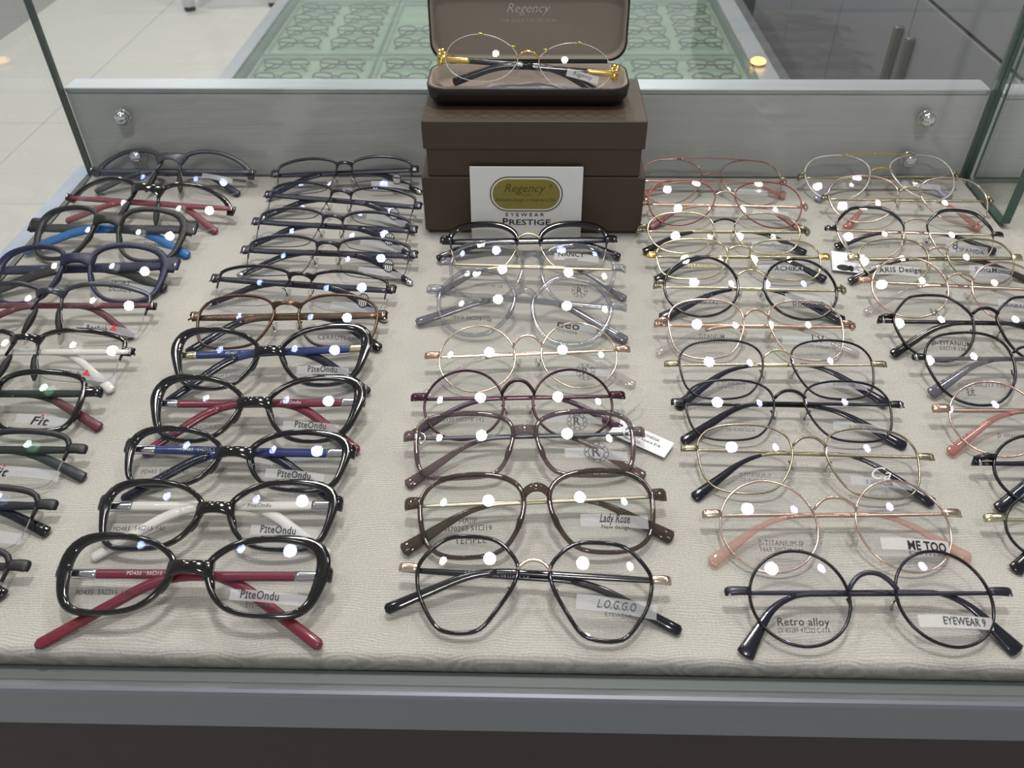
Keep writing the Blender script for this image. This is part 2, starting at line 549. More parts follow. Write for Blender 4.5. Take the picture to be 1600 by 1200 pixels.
# ------------------------------------------------------------------ a pair of eyeglasses. all sizes in millimetres
LIFT = []
def glasses(label, pos, a, b, d, shape, rim, fm, bridge, ep, temple, pads='clear_pad', lens='lens_white', wrap=4.0,
            z0=0.0, roll=0.0, bend=(-36, -69, 27), order=1, stick=None, rtext=(), ltext=(), ttext=None, crest=False,
            emblem=None, group=None, slope=2.0, lensR=125.0, extra=None):
    x, y, r, tilt = pos
    parts = []          # (name, V, F, mat, parent index or None, smooth, matlist, fmat)
    def add(name, geo, mat, parent=None, smooth=True, mats=None, fmat=None):
        parts.append([name, geo[0], geo[1], mat, parent, smooth, mats, fmat])
        return len(parts) - 1
    P, Nn = outline(shape, a, b)
    n = len(P)
    uc = (d + a) / 2
    def W(u, v, s):
        cu = u - s * uc
        return -(cu * cu + v * v) / (2 * lensR) - wrap * (u / 65.0) ** 2
    kind = rim[0]
    rw = {'wire': 0.9, 'plastic': 3.0, 'half': 1.0, 'rimless': 0.0, 'brow': 1.0}[kind]
    depth = {'wire': 1.3, 'plastic': 3.4, 'half': 2.0, 'rimless': 1.0, 'brow': 2.0}[kind]
    if kind == 'wire':
        rw = rim[1]
    front = []
    outer = d / 2 + a
    # ---- lenses
    lens_ix = {}
    lens_nrm = {}
    GV, GF = disc_grid(P, 6)
    for s in (-1, 1):
        V, F = [], []
        for dz in (0.0, -1.3):
            for (cu, cv) in GV:
                u = s * (uc + cu)
                V.append((u, cv, W(u, cv, s) + dz))
        m = len(GV)
        fm_ix = []
        for f in GF:
            F.append(f if s > 0 else tuple(reversed(f)))
            fm_ix.append(0)
        for f in GF:
            g = tuple(i + m for i in f)
            F.append(tuple(reversed(g)) if s > 0 else g)
            fm_ix.append(0)
        o = 1 + 5 * n
        base = len(V)              # the edge has its own vertices so that the faces stay smooth up to it
        V += [V[o + i] for i in range(n)] + [V[m + o + i] for i in range(n)]
        for i in range(n):
            j = (i + 1) % n
            q = (base + i, base + j, base + n + j, base + n + i)
            F.append(tuple(reversed(q)) if s > 0 else q)
            fm_ix.append(1)
        lens_ix[s] = add('lens', (V, F), lens, None, True, [lens, 'lens_bevel'], fm_ix)
        NV = []                    # exact normals of the curved faces
        for sg in (1, -1):
            for (cu, cv) in GV:
                u = s * (uc + cu)
                nv = np.array((s * cu / lensR + 2 * wrap * u / 65.0 ** 2, cv / lensR, 1.0))
                NV.append(sg * nv / np.linalg.norm(nv))
        for _k in (0, 1):
            NV += [np.array((s * Nn[i][0], Nn[i][1], 0.0)) for i in range(n)]
        lens_nrm[lens_ix[s]] = np.array(NV)
    # ---- rims
    for s in (-1, 1):
        def path(ix, off):
            o = []
            for k, i in enumerate(ix):
                w_ = off[k] if hasattr(off, '__len__') else off
                cu, cv = P[i] + Nn[i] * w_
                u = s * (uc + cu)
                o.append((u, cv, W(s * (uc + P[i][0]), P[i][1], s) - 0.6))
            return o
        sides = [(s * Nn[i][0], Nn[i][1], 0) for i in range(n)]
        ix = list(range(n))
        if kind == 'wire':
            add('rim', tube(path(ix, rim[1] * 0.5), rim[1], rim[1] * 1.15, sides, closed=True, prof=8), rim[2] if len(rim) > 2 else fm)
        elif kind == 'plastic':
            wt, wb, wo, wn, dp = rim[1:6]
            depth = dp
            wid = []
            for i in ix:
                q = P[i] / np.array([a / 2, b / 2])
                ang = math.atan2(q[1], q[0])
                cu, su = math.cos(ang), math.sin(ang)
                w_ = wt * max(0, su) ** 2 + wb * max(0, -su) ** 2 + wo * max(0, cu) ** 2 + wn * max(0, -cu) ** 2
                if len(rim) > 6:           # swollen outer upper corner
                    w_ += rim[6] * math.exp(-((ang - 0.55) / 0.45) ** 2)
                wid.append(w_)
            pth = path(ix, [w_ * 0.5 for w_ in wid])
            pth = [(p[0], p[1], p[2] - dp / 2 + 1.2) for p in pth]
            front.append(tube(pth, [w_ * 0.5 + .25 for w_ in wid], dp / 2, sides, closed=True, prof=12, sq=3.0))
            rw = wo
        elif kind in ('half', 'brow'):
            hh, dp = rim[1], rim[2]
            lo = rim[3] if len(rim) > 3 else -0.15
            sel = [i for i in ix if P[i][1] > lo * b / 2]
            # contiguous run starting at the temporal side
            st = [i for i in sel if (i - 1) % n not in sel][0]
            run = [(st + k) % n for k in range(len(sel))]
            L_ = len(run)
            wid = []
            for k, i in enumerate(run):
                q = P[i][1] / (b / 2)
                if len(rim) > 5:       # heavy brow that stays thick down to the hinge
                    e = min(1.0, (L_ - 1 - k) / 6.0 + 0.35)
                    wid.append(hh * (0.8 + 0.45 * max(0, 1 - k / 8.0)) * e)
                else:
                    e = min(1.0, min(k, L_ - 1 - k) / 5.0 + 0.25)
                    wid.append(hh * (0.45 + 0.55 * max(0, q)) * e)
            pth = path(run, [w_ * 0.5 for w_ in wid])
            pth = [(p[0], p[1], p[2] - dp / 2 + 0.9) for p in pth]
            geo = tube(pth, [w_ * 0.5 + .2 for w_ in wid], dp / 2, [sides[i] for i in run], prof=10, sq=2.8)
            add('upper_rim', geo, fm)
            run2 = [(run[-1] + k) % n for k in range(0, n - L_ + 2)]
            if kind == 'brow':
                add('lower_rim', tube(path(run2, 0.2), 0.6, 0.9, [sides[i] for i in run2], prof=6), rim[4])
            else:
                add('nylon_thread', tube(path(run2, 0.1), 0.35, 0.5, [sides[i] for i in run2], prof=6), rim[4] if len(rim) > 4 else 'nylon')
            rw = hh * 0.6
    # ---- bridge
    bk, bv, bh = bridge[0], bridge[1], bridge[2]
    def edge_u(v):                # nasal edge of the right lens at height v
        best = min(range(n), key=lambda i: abs(P[i][1] - v) + (1000 if P[i][0] > 0 else 0))
        return uc + P[best][0]
    eu = edge_u(bv)
    if bk == 'arch':
        bm, br = bridge[3], bridge[4]
        pts = []
        for k in range(13):
            t = -1 + 2 * k / 12
            pts.append((eu * t * 0.98, bv + bh * (1 - abs(t) ** 2.4), -1.0 + 1.2 * (1 - t * t)))
        add('bridge', tube(pts, br, br * 1.1, prof=8), bm)
    elif bk == 'double':
        bm, br = bridge[3], bridge[4]
        pts = [(eu * t, bv + 2.5 * (1 - t * t), -1.0 + (1 - t * t)) for t in np.linspace(-1, 1, 9)]
        add('bridge', tube(pts, br, br, prof=8), bm)
        v2 = b / 2 * 0.93
        e2 = edge_u(v2) + a * 0.18
        pts = [(e2 * t, v2 + bh * (1 - abs(t) ** 3), -0.6 - 0.4 * abs(t)) for t in np.linspace(-1, 1, 11)]
        add('brow_bar', tube(pts, br * .8, br * .8, prof=8), bm)
    else:                          # moulded: thick saddle
        thk = bh
        rise = bridge[3]
        gap = 0.5 if kind == 'plastic' else 0.2
        vte, vbe = min(bv + thk * 0.75, b * 0.47), bv - thk * 0.95
        xt, xb = edge_u(vte) - gap, edge_u(vbe) - gap
        pts, hws, sds = [], [], []
        for k in range(17):
            t = -1 + 2 * k / 16
            q = abs(t) ** 2.2
            top = np.array([t * xt, bv + rise + thk / 2 + (vte - bv - rise - thk / 2) * q])
            bot = np.array([t * xb, bv + rise - thk / 2 + (vbe - bv - rise + thk / 2) * abs(t) ** 3])
            c_ = (top + bot) / 2
            h_ = (top - bot) / 2
            hl = np.linalg.norm(h_)
            pts.append((c_[0], c_[1], W(eu, bv, 1) * q - 0.6 - depth / 2 + 1.2 + 0.5 * (1 - q)))
            hws.append(hl)
            sds.append((h_[0] / hl, h_[1] / hl, 0))
        g = tube(pts, hws, depth / 2, sds, prof=12, sq=3.0)
        if kind == 'plastic':
            front.append(g)
        else:
            add('bridge', g, bridge[4] if len(bridge) > 4 else fm)
    # ---- end pieces
    ev, el, eh, em = ep[0], ep[1], ep[2], ep[3]
    esh = ep[4] if len(ep) > 4 else 'bar'
    hwid = outer + max(0, rw) + el
    best = min(range(n), key=lambda i: abs(P[i][1] - ev) + (1000 if P[i][0] < 0 else 0))
    eu1 = uc + P[best][0]
    wE = W(eu1, ev, 1)
    wt1 = -(depth + 4.2) + wE * 0.35
    for s in (-1, 1):
        if esh == 'bar':
            A0, A1, A2 = np.array((eu1 + 0.2, ev, wE - 0.6)), np.array((hwid + 1.2, ev + 0.4, wE - 0.6)), np.array((hwid - 0.5, ev - 0.5, wt1 - 1.0))
            pts, hd_ = [], []
            for t in np.linspace(0, 1, 9):
                q = (1 - t) ** 2 * A0 + 2 * t * (1 - t) * A1 + t * t * A2
                pts.append((s * q[0], q[1], q[2]))
                hd_.append(eh * (0.44 + 0.08 * math.sin(math.pi * t)))
            g = tube(pts, 1.15, hd_, upv=(0, 1, 0), prof=8, sq=3.0)
        else:                      # open wire loop
            pts = [(s * (eu1 + 0.2), ev + 0.8, wE - 0.4), (s * (eu1 + el * 0.6), ev + 1.6, wE - 1.0), (s * (hwid - 0.4), ev + 0.6, wE - 2.4), (s * (hwid + 0.2), ev - 1.4, wE - 4.4), (s * (hwid - 1.0), ev - 2.0, wt1)]
            g = tube(pts, eh * 0.32, eh * 0.42, prof=8, sq=2.4)
        if kind == 'plastic' and esh == 'bar':
            front.append(g)
        else:
            add('end_piece', g, em)
    if front:
        add('front_frame', join(front), fm)
    # ---- folded temples
    tm, tipm, hh, thk, tiph = temple[:5]
    tip_from = temple[5] if len(temple) > 5 else 0.62
    collar = temple[6] if len(temple) > 6 else None
    bu, tu, drop = bend
    temple_ix = {}
    for s in (-1, 1):
        wt = wt1 - (0.0 if s == order else thk + 0.5)
        ev2 = ev - (2.0 if esh == 'loop' else 0.4)
        A_ = np.array([hwid - 0.8, ev2])
        v_b = ev2 - slope * (1 if s == order else -1) * 0.6
        B_ = np.array([bu, v_b])
        C_ = np.array([tu, v_b - drop])
        dirA = (B_ - A_) / np.linalg.norm(B_ - A_)
        dirC = (C_ - B_) / np.linalg.norm(C_ - B_)
        rb = min(17.0, np.linalg.norm(C_ - B_) * 0.55)
        p0, p2 = B_ - dirA * rb, B_ + dirC * rb
        line = [A_ + (p0 - A_) * t for t in np.linspace(0, 1, 9)]
        line += [(1 - t) ** 2 * p0 + 2 * t * (1 - t) * B_ + t * t * p2 for t in np.linspace(0, 1, 9)[1:]]
        line += [p2 + (C_ - p2) * t for t in np.linspace(0, 1, 6)[1:]]
        line = np.array(line)
        # height: pass beneath the lower rim
        vb = -b / 2
        wc = -(b * b / 4) / (2 * lensR) - wrap * 0.7 - depth - 0.8 - thk / 2
        wtip = wt
        if C_[1] < vb + 3:
            k = (C_[1] - v_b) / (vb - v_b)
            wtip = wt + (max(wc, wt) - wt) * min(1.25, k)
        ws = []
        for p in line:
            if p[1] >= v_b - 1e-6 or drop == 0:
                ws.append(wt)
            else:
                ws.append(wt + (wtip - wt) * (v_b - p[1]) / drop)
        pts = [(s * p[0], p[1], w_) for p, w_ in zip(line, ws)]
        m = len(pts)
        cut = 1 + int(tip_from * (m - 2))
        hs = []
        for k in range(m):
            if k <= cut:
                f_ = min(1.0, 0.75 + k / 8.0)
                hs.append(hh / 2 * f_)
            else:
                q = (k - cut) / (m - 1 - cut)
                hs.append((hh + (tiph - hh) * q ** 1.5) / 2)
        ts = [thk / 2] * m
        # in-plane profile: the sweep's side vector lies in the lens plane
        t_i = add('temple', tube(pts[:cut + 1], hs[:cut + 1], ts[:cut + 1], upv=(0, 0, 1), prof=8, sq=3.2), tm)
        temple_ix[s] = t_i
        tp, th2, tt = pts[cut - 1 if cut > 1 else cut:], hs[cut - 1:], [thk / 2 + 0.35] * (m - cut + 1)
        e = np.array(tp[-1]) - np.array(tp[-2])
        tp = list(tp) + [tuple(np.array(tp[-1]) + e * 0.22)]
        th2 = [h_ + 0.3 for h_ in th2] + [th2[-1] * 0.55]
        th2[0] = th2[0] * 0.8
        tt = tt + [tt[-1] * 0.6]
        add('temple_tip', tube(tp, th2, tt, upv=(0, 0, 1), prof=10, sq=2.6), tipm, t_i)
        if len(temple) > 7:        # metal cap on the end of the tip
            e = np.array(tp[-1]) - np.array(tp[0])
            e = e / np.linalg.norm(e)
            q0 = np.array(tp[-1])
            add('tip_cap', tube([tuple(q0 - e * 3.5), tuple(q0 - e * 1.5), tuple(q0 + e * 1.2), tuple(q0 + e * 2.2)], [tiph * .5, tiph * .56, tiph * .5, tiph * .25], [thk * .8, thk * .95, thk * .8, thk * .4], prof=8), temple[7], t_i)
        # hinge barrel
        hp = [(s * (hwid - 1.6), ev2 - 2.0, wt1 + 0.6), (s * (hwid - 1.6), ev2 + 2.0, wt1 + 0.6)]
        add('hinge', tube(hp, 0.9, 0.9, prof=8), 'silver' if em not in ('gold', 'rose_gold', 'pale_gold', 'olive_gold', 'copper_rose') else em, t_i)
        if collar:                 # metal ornament at the start of the temple
            k1 = collar[1]
            l0 = np.array(pts[0])
            l1 = l0 + (np.array(pts[4]) - l0) / np.linalg.norm(np.array(pts[4]) - l0) * k1
            add('temple_ornament', tube([tuple(l0 + (l1 - l0) * t) for t in (0, .1, .5, .9, 1)], [hh * .42, hh * .56, hh * .5, hh * .56, hh * .5], thk / 2 + 0.5, prof=8, sq=3), collar[0], t_i)
            if len(collar) > 2:
                rc = collar[2]
                cc = l0 + (l1 - l0) * 0.9
                ring = [(cc[0] + rc * math.cos(q), cc[1] + rc * math.sin(q), cc[2] + thk / 2) for q in np.linspace(0, 2 * math.pi, 14, endpoint=False)]
                add('ring_ornament', tube(ring, 0.7, 0.8, prof=6, closed=True), collar[0], t_i)
        if ttext and s == ttext[3]:
            V, F = text_geo(ttext[0], ttext[1], spacing=1.05)
            q = pts[5]
            dx = np.array(pts[6]) - np.array(pts[4])
            ang = math.atan2(dx[1], dx[0]) if dx[0] > 0 else math.atan2(-dx[1], -dx[0])
            c_, s_ = math.cos(ang), math.sin(ang)
            V = [(q[0] + v[0] * c_ - v[1] * s_, q[1] + v[0] * s_ + v[1] * c_, q[2] + thk / 2 + 0.12) for v in V]
            add('lettering', (V, F), ttext[2], t_i, False)
    if extra:                      # cast ornaments and lens clips of the gold pair
        for s in (-1, 1):
            for k, (du, dv, dw, rr_) in enumerate(((-1, 5, -1, 2.2), (1, 1.5, -2, 2.6), (0.5, -3.5, -2, 2.4), (-4, 0, -5, 2.0), (-9, 1.0, -6.5, 2.2), (-14, 1.2, -7, 1.8), (-19, 1.0, -7.5, 1.6), (1.5, 4.5, -3, 2.4), (1.0, -1.0, -4, 2.8))):
                add('cast_ornament', ellipsoid((s * (hwid + du), ev + dv, wE + dw), (rr_ * 1.1, rr_ * 1.35, rr_), 7, 5), extra)
            for du, dv in ((4, b * .49), (-a * .42, b * .28)):
                add('lens_clip', ellipsoid((s * (uc + du * (1 if du < 0 else 0.5)), dv, 0.4), (2.6, 0.9, 0.8), 8, 5), extra)
    # ---- nose pads
    if pads:
        for s in (-1, 1):
            v0 = -b * 0.10
            e0 = edge_u(v0)
            ru = Matrix.Rotation(R_(s * 18), 3, 'Z') @ Matrix.Rotation(R_(s * 35), 3, 'Y')
            if pads == 'moulded':
                add('nose_pad', ellipsoid((s * (e0 - 0.8), v0, W(e0, v0, 1) - depth * 0.8), (1.8, 6.5, 2.2), rot=ru), fm)
            elif pads == 'sport':
                ru = Matrix.Rotation(R_(s * 14), 3, 'Z') @ Matrix.Rotation(R_(s * 25), 3, 'Y')
                add('nose_pad', ellipsoid((s * (e0 - 1.2), -b * 0.22, W(e0, v0, 1) - 2.2), (2.6, b * 0.29, 2.4), rot=ru), 'rubber_black')
            else:
                arm_m = ep[3] if kind != 'plastic' else 'silver'
                pw = W(e0, v0, 1) - 4.6
                pu = e0 - 2.6
                pts = [(s * (e0 + 0.4), v0 + 3.5, W(e0, v0, 1) - 1.2), (s * (e0 - 0.2), v0 + 4.4, pw + 2.2), (s * (pu + 1.2), v0 + 3.0, pw - 0.2), (s * pu, v0 + 0.5, pw)]
                pi_ = add('nose_pad', ellipsoid((s * (pu - 0.4), v0, pw + 0.6), (1.1, 5.4, 2.6), rot=ru), pads)
                add('pad_arm', tube(pts, 0.5, 0.5, prof=6), arm_m, pi_)
                add('pad_box', ellipsoid((s * pu, v0 + 0.4, pw - 0.6), (1.0, 1.5, 1.0), 8, 5), arm_m, pi_)
    # ---- stickers and print on the lenses (x to the right, y up, from the lens centre)
    def conform(V, cx, cy, s, lift, ang=0.0):
        c_, s_ = math.cos(R_(ang)), math.sin(R_(ang))
        o = []
        for v in V:
            u = s * uc + cx + v[0] * c_ - v[1] * s_
            w_ = cy + v[0] * s_ + v[1] * c_
            o.append((u, w_, W(u, w_, s) + lift))
        return o
    if stick:
        for st in (stick if isinstance(stick, list) else [stick]):
            cx, cy, sw, sh = st[:4]
            ang = st[4] if len(st) > 4 else -2.0
            sm = st[5] if len(st) > 5 else 'sticker_film'
            s = st[6] if len(st) > 6 else 1
            nx = 10
            V = [(-sw / 2 + sw * i / nx, (-.5 + j) * sh, 0) for j in (0, 1) for i in range(nx + 1)]
            F = [(i, i + 1, nx + 2 + i, nx + 1 + i) for i in range(nx)]
            add('lens_sticker', (conform(V, cx, cy, s, 0.18, ang), F), sm, lens_ix[s], False)
    for s, tl in ((1, rtext), (-1, ltext)):
        for tx in tl:
            g = text_geo(tx[0], tx[3], tx[5] if len(tx) > 5 else 0.0, spacing=1.05, bold=tx[7] if len(tx) > 7 else 0.0, width=tx[8] if len(tx) > 8 else None)
            if g[0]:
                add('lettering', (conform(g[0], tx[1], tx[2], s, 0.32, tx[6] if len(tx) > 6 else -1.5), g[1]), tx[4], lens_ix[s], False)
    if crest:                      # small oval crest with upright black stripes
        cx, cy, cw, ch = crest
        V = [(0, 0, 0)] + [(cw / 2 * math.cos(q), ch / 2 * math.sin(q), 0) for q in np.linspace(0, 2 * math.pi, 24, endpoint=False)]
        F = [(0, 1 + i, 1 + (i + 1) % 24) for i in range(24)]
        add('crest_badge', (conform(V, cx, cy, 1, 0.3), F), 'print_white', lens_ix[1], False)
        V, F = [], []
        for k in range(-2, 3, 1):
            xa, xb = k * cw / 5.5 - cw * .05, k * cw / 5.5 + cw * .05
            hq = ch / 2 * math.sqrt(max(0, 1 - (2 * k / 5.5) ** 2)) * 0.9
            o = len(V)
            V += [(xa, -hq, 0), (xb, -hq, 0), (xb, hq, 0), (xa, hq, 0)]
            F.append((o, o + 1, o + 2, o + 3))
        ring = [(cw / 2 * q * math.cos(t), ch / 2 * q * math.sin(t), 0) for q in (0.88, 1.06) for t in np.linspace(0, 2 * math.pi, 24, endpoint=False)]
        o = len(V)
        V += ring
        F += [(o + i, o + (i + 1) % 24, o + 24 + (i + 1) % 24, o + 24 + i) for i in range(24)]
        o = len(V)
        V += [(-cw / 2, ch * .02, 0), (cw / 2, ch * .02, 0), (cw / 2, ch * .16, 0), (-cw / 2, ch * .16, 0)]
        F.append((o, o + 1, o + 2, o + 3))
        add('crest_stripes', (conform(V, cx, cy, 1, 0.42), F), 'print_black', lens_ix[1], False)
    if emblem:                     # ring emblem with a letter block
        cx, cy, er = emblem[:3]
        V, F = [], []
        for (ra, rb2) in ((er * .95, er), (er * .62, er * .68)):
            o = len(V)
            V += [(q * math.cos(t), q * math.sin(t) * .92, 0) for q in (ra, rb2) for t in np.linspace(0, 2 * math.pi, 28, endpoint=False)]
            F += [(o + i, o + (i + 1) % 28, o + 28 + (i + 1) % 28, o + 28 + i) for i in range(28)]
        for k in range(10):
            t = 2 * math.pi * k / 10
            o = len(V)
            c0, s0 = math.cos(t) * er * .81, math.sin(t) * er * .81 * .92
            q = er * .07
            V += [(c0 - q, s0 - q, 0), (c0 + q, s0 - q, 0), (c0 + q, s0 + q, 0), (c0 - q, s0 + q, 0)]
            F.append((o, o + 1, o + 2, o + 3))
        g = text_geo('R', er * 0.85, bold=0.02)
        V, F = join([(V, F), g])
        add('emblem', (conform(V, cx, cy, 1, 0.36), F), 'print_grey', lens_ix[1], False)
    # ---- place: tilt, rest on the panel
    t = R_(tilt)
    ct, st_ = math.cos(t), math.sin(t)
    cr, sr = math.cos(R_(roll)), math.sin(R_(roll))
    zmin = 1e9
    for p in parts:
        A = np.array(p[1], float).reshape(-1, 3) * 0.001
        u, v, w = A[:, 0] * cr - A[:, 1] * sr, A[:, 0] * sr + A[:, 1] * cr, A[:, 2]
        B = np.stack([u, v * ct - w * st_, v * st_ + w * ct], 1)
        p[1] = B
        zmin = min(zmin, B[:, 2].min())
    lift = -zmin + 0.0006
    LIFT.append((label[:30], round(lift * 1000, 1)))
    root = empty('eyeglasses', (x * 0.001, y * 0.001, z0), R_(r))
    tag(root, label, 'eyeglasses', group or 'eyeglasses laid out in columns on the linen panel')
    objs = []
    for p in parts:
        p[1][:, 2] += lift
        par = root if p[4] is None else objs[p[4]]
        objs.append(mesh_obj(p[0], p[1], p[2], p[3], par, p[5], p[6], p[7]))
        k = len(objs) - 1
        if k in lens_nrm:
            A = lens_nrm[k]
            u, v, w = A[:, 0] * cr - A[:, 1] * sr, A[:, 0] * sr + A[:, 1] * cr, A[:, 2]
            objs[k].data.normals_split_custom_set_from_vertices([tuple(q) for q in np.stack([u, v * ct - w * st_, v * st_ + w * ct], 1)])
    return root

# ------------------------------------------------------------------ structure of the place
def struct(o):
    o['kind'] = 'structure'
    return o

# floor with single tiles
fl = struct(box('floor', -6, 5, -2, 8, -0.95, -0.906, 'grout'))
tile_me = {}
for i in range(-6, 2):
    for j in range(0, 6):
        m = 'tile_grey' if i <= -5 else 'tile_white'
        if m not in tile_me:
            t0 = box('floor_tile', -0.2985, 0.2985, -0.2985, 0.2985, -0.008, 0.0, m, None, 0.0015)
            tile_me[m] = t0.data
            t = t0
        else:
            t = bpy.data.objects.new('floor_tile', tile_me[m])
            COL.objects.link(t)
        t.parent = fl
        t.location = (i * 0.6 + 0.3, 1.7 + j * 0.6 + 0.3, -0.899)
ceil = struct(box('ceiling', -6, 5, -3, 8, CEIL_Z + 0.02, CEIL_Z + 0.08, 'ceiling_white'))

# downlights in the ceiling
for k, (lx, ly, lr, lp) in enumerate(DOWNLIGHTS):
    root = empty('downlight', (lx, ly, CEIL_Z))
    tag(root, 'round recessed ceiling downlight with a chrome ring', 'ceiling light', 'downlights in the ceiling')
    ring = [((lr + .012) * math.cos(q), (lr + .012) * math.sin(q), 0.008) for q in np.linspace(0, 2 * math.pi, 24, endpoint=False)]
    mesh_obj('trim_ring', *tube(ring, 0.012, 0.008, prof=8, closed=True), 'chrome', root)
    ld = bpy.data.lights.new('lamp', 'AREA')
    ld.shape = 'DISK'
    ld.size = lr * 2
    ld.energy = lp
    ld.color = (1.0, 0.97, 0.93)
    lo = bpy.data.objects.new('lamp', ld)
    lo.location = (0, 0, 0.0)
    COL.objects.link(lo)
    lo.parent = root

# display counter: linen panel, rail, side and back
PX0, PX1, PY0, PY1 = -0.4235, 0.404, 0.2203, 0.729
def panel(name, x0, x1, ztop, label):
    prof = []
    for k in range(7):
        a_ = R_(90 + k * 15)
        prof.append((PY0 + 0.0045 + 0.0045 * math.cos(a_), ztop - 0.0045 + 0.0045 * math.sin(a_)))
    prof = [(PY1, ztop)] + prof + [(PY0 + 0.001, ztop - 0.022), (PY1, ztop - 0.022)]
    n = len(prof)
    V = [(x, p[0], p[1]) for x in (x0, x1) for p in prof]
    F = [(i, n + i, n + (i + 1) % n, (i + 1) % n) for i in range(n)] + [tuple(reversed(range(n))), tuple(range(n, 2 * n))]
    o = mesh_obj(name, V, F, 'linen', None, True)
    # keep the flat top flat
    for p in o.data.polygons:
        if len(p.vertices) > 4 or abs(p.normal.z) > 0.99:
            p.use_smooth = False
    tag(o, label, 'display panel')
    return o
panel('linen_board', PX0, PX1, 0.0, 'beige linen-covered display panel carrying the rows of eyeglasses')
pan2 = panel('linen_board', 0.4046, 0.95, -0.004, 'neighbouring beige linen panel beyond the glass partition, empty')

root = empty('counter_rail', (0, 0.2, -0.06))
tag(root, 'brushed aluminium rail and channel along the front of the counter', 'counter rail')
def xsec(name, prof, x0, x1, mat, parent, off=(0, 0, 0)):
    n = len(prof)
    V = [(x - off[0], p[0] - off[1], p[1] - off[2]) for x in (x0, x1) for p in prof]
    F = [(i, n + i, n + (i + 1) % n, (i + 1) % n) for i in range(n)] + [tuple(reversed(range(n))), tuple(range(n, 2 * n))]
    return mesh_obj(name, V, F, mat, parent, False)
OF = (0, 0.2, -0.06)
xsec('channel', [(0.2201, -0.0235), (0.2201, -0.0125), (0.2130, -0.0122), (0.2092, -0.0072), (0.2068, -0.0062), (0.2068, -0.0235)], -0.47, 1.0, 'channel_grey', root, OF)
xsec('front_rail', [(0.2066, -0.0365), (0.2066, -0.0052), (0.2050, -0.0044), (0.2034, -0.0050), (0.2026, -0.0075), (0.2014, -0.0350), (0.2020, -0.0365)], -0.47, 1.0, 'aluminium', root, OF)
cb = empty('counter_cabinet', (0, 0.45, -0.9))
tag(cb, 'dark brown counter carcass below the aluminium rail', 'counter')
v, f = box_geo(-0.4480, 1.0, -0.245, 0.285, 0.003, 0.8625)
mesh_obj('carcass', v, f, 'plinth_dark', cb, False)
v, f = box_geo(-0.4225, 0.4034, -0.2285, 0.279, 0.863, 0.8765)
mesh_obj('shelf_core', v, f, 'plinth_dark', cb, False)
v, f = box_geo(0.4056, 0.949, -0.2285, 0.279, 0.863, 0.8725)
mesh_obj('shelf_core', v, f, 'plinth_dark', cb, False)

rail = box('side_rail', -0.4475, -0.4305, 0.2070, 0.752, -0.0365, -0.001, 'aluminium_blue', None, 0.0012)
tag(rail, 'pale blue-grey metal rail along the left side of the counter', 'side rail')

# back board with its ledge and round chrome knobs
bb = empty('back_board', (0, 0.735, 0))
tag(bb, 'low grey back board with a pale top ledge behind the eyeglasses', 'back board')
v, f = box_geo(-0.423, 0.404, -0.002, 0.010, -0.02, 0.0785)
mesh_obj('board', v, f, 'grey_laminate', bb, False)
v, f = box_geo(-0.423, 0.404, -0.003, 0.021, 0.0790, 0.0840, 0.0008)
mesh_obj('ledge', v, f, 'aluminium_light', bb, False)
bb2 = empty('back_board', (0, 0.735, 0))
tag(bb2, 'grey back board of the neighbouring display beyond the glass partition', 'back board')
v, f = box_geo(0.418, 1.0, -0.002, 0.010, -0.02, 0.0745)
mesh_obj('board', v, f, 'grey_laminate', bb2, False)
v, f = box_geo(0.418, 1.0, -0.003, 0.021, 0.0750, 0.0800, 0.0008)
mesh_obj('ledge', v, f, 'aluminium_light', bb2, False)

def pane(name, x0, x1, y0, y1, z0, z1, label, edge='glass_edge', thin='y'):
    v, f = box_geo(x0, x1, y0, y1, z0, z1)
    # faces: bottom, top, front(y0), back(y1), left, right
    big = {'y': (2, 3), 'x': (4, 5), 'z': (0, 1)}[thin]
    o = mesh_obj(name, v, f, None, None, False, ['pane_glass' if thin != 'z' else 'cover_glass', edge], [0 if i in big else 1 for i in range(6)])
    tag(o, label, 'glass pane')
    return o
pane('display_glass', -0.4225, 0.4035, 0.7275, 0.7315, 0.0005, 0.60, 'clear upright glass pane in front of the grey back board', 'glass_edge_grey', 'y')
pane('display_glass', -0.4295, -0.4245, 0.2200, 0.7310, 0.0005, 0.60, 'clear upright glass pane on the left side above the pale rail', 'glass_edge_grey', 'x')
pane('display_glass', 0.4060, 0.4145, 0.6450, 0.7325, 0.0005, 0.60, 'short upright glass partition with a dark green edge on the right', 'glass_edge', 'x')
pane('display_glass', 0.4165, 0.9490, 0.7275, 0.7315, 0.0005, 0.60, 'clear upright glass pane of the neighbouring display', 'glass_edge', 'y')

def knob(x, z, label):
    r_ = empty('glass_fixing', (x, 0.7272, z))
    tag(r_, label, 'glass fixing', 'round chrome fixings on the glass')
    mesh_obj('cap', *ellipsoid((0, -0.0055, 0), (0.0068, 0.0055, 0.0068), 20, 12), 'chrome', r_)
    ring = [(0.0062 * math.cos(q), -0.0008, 0.0062 * math.sin(q)) for q in np.linspace(0, 2 * math.pi, 20, endpoint=False)]
    mesh_obj('collar', *tube(ring, 0.0012, 0.0007, upv=(0, 1, 0), prof=6, closed=True), 'chrome', r_)
knob(-0.3745, 0.0600, 'chrome round glass fixing, upper one on the left of the back board')
knob(0.3520, 0.0605, 'chrome round glass fixing, upper one on the right of the back board')
knob(-0.3720, 0.0215, 'chrome round glass fixing low on the left, behind the grey sport glasses')
knob(0.3480, 0.0215, 'chrome round glass fixing low on the right, behind the gold aviator glasses')

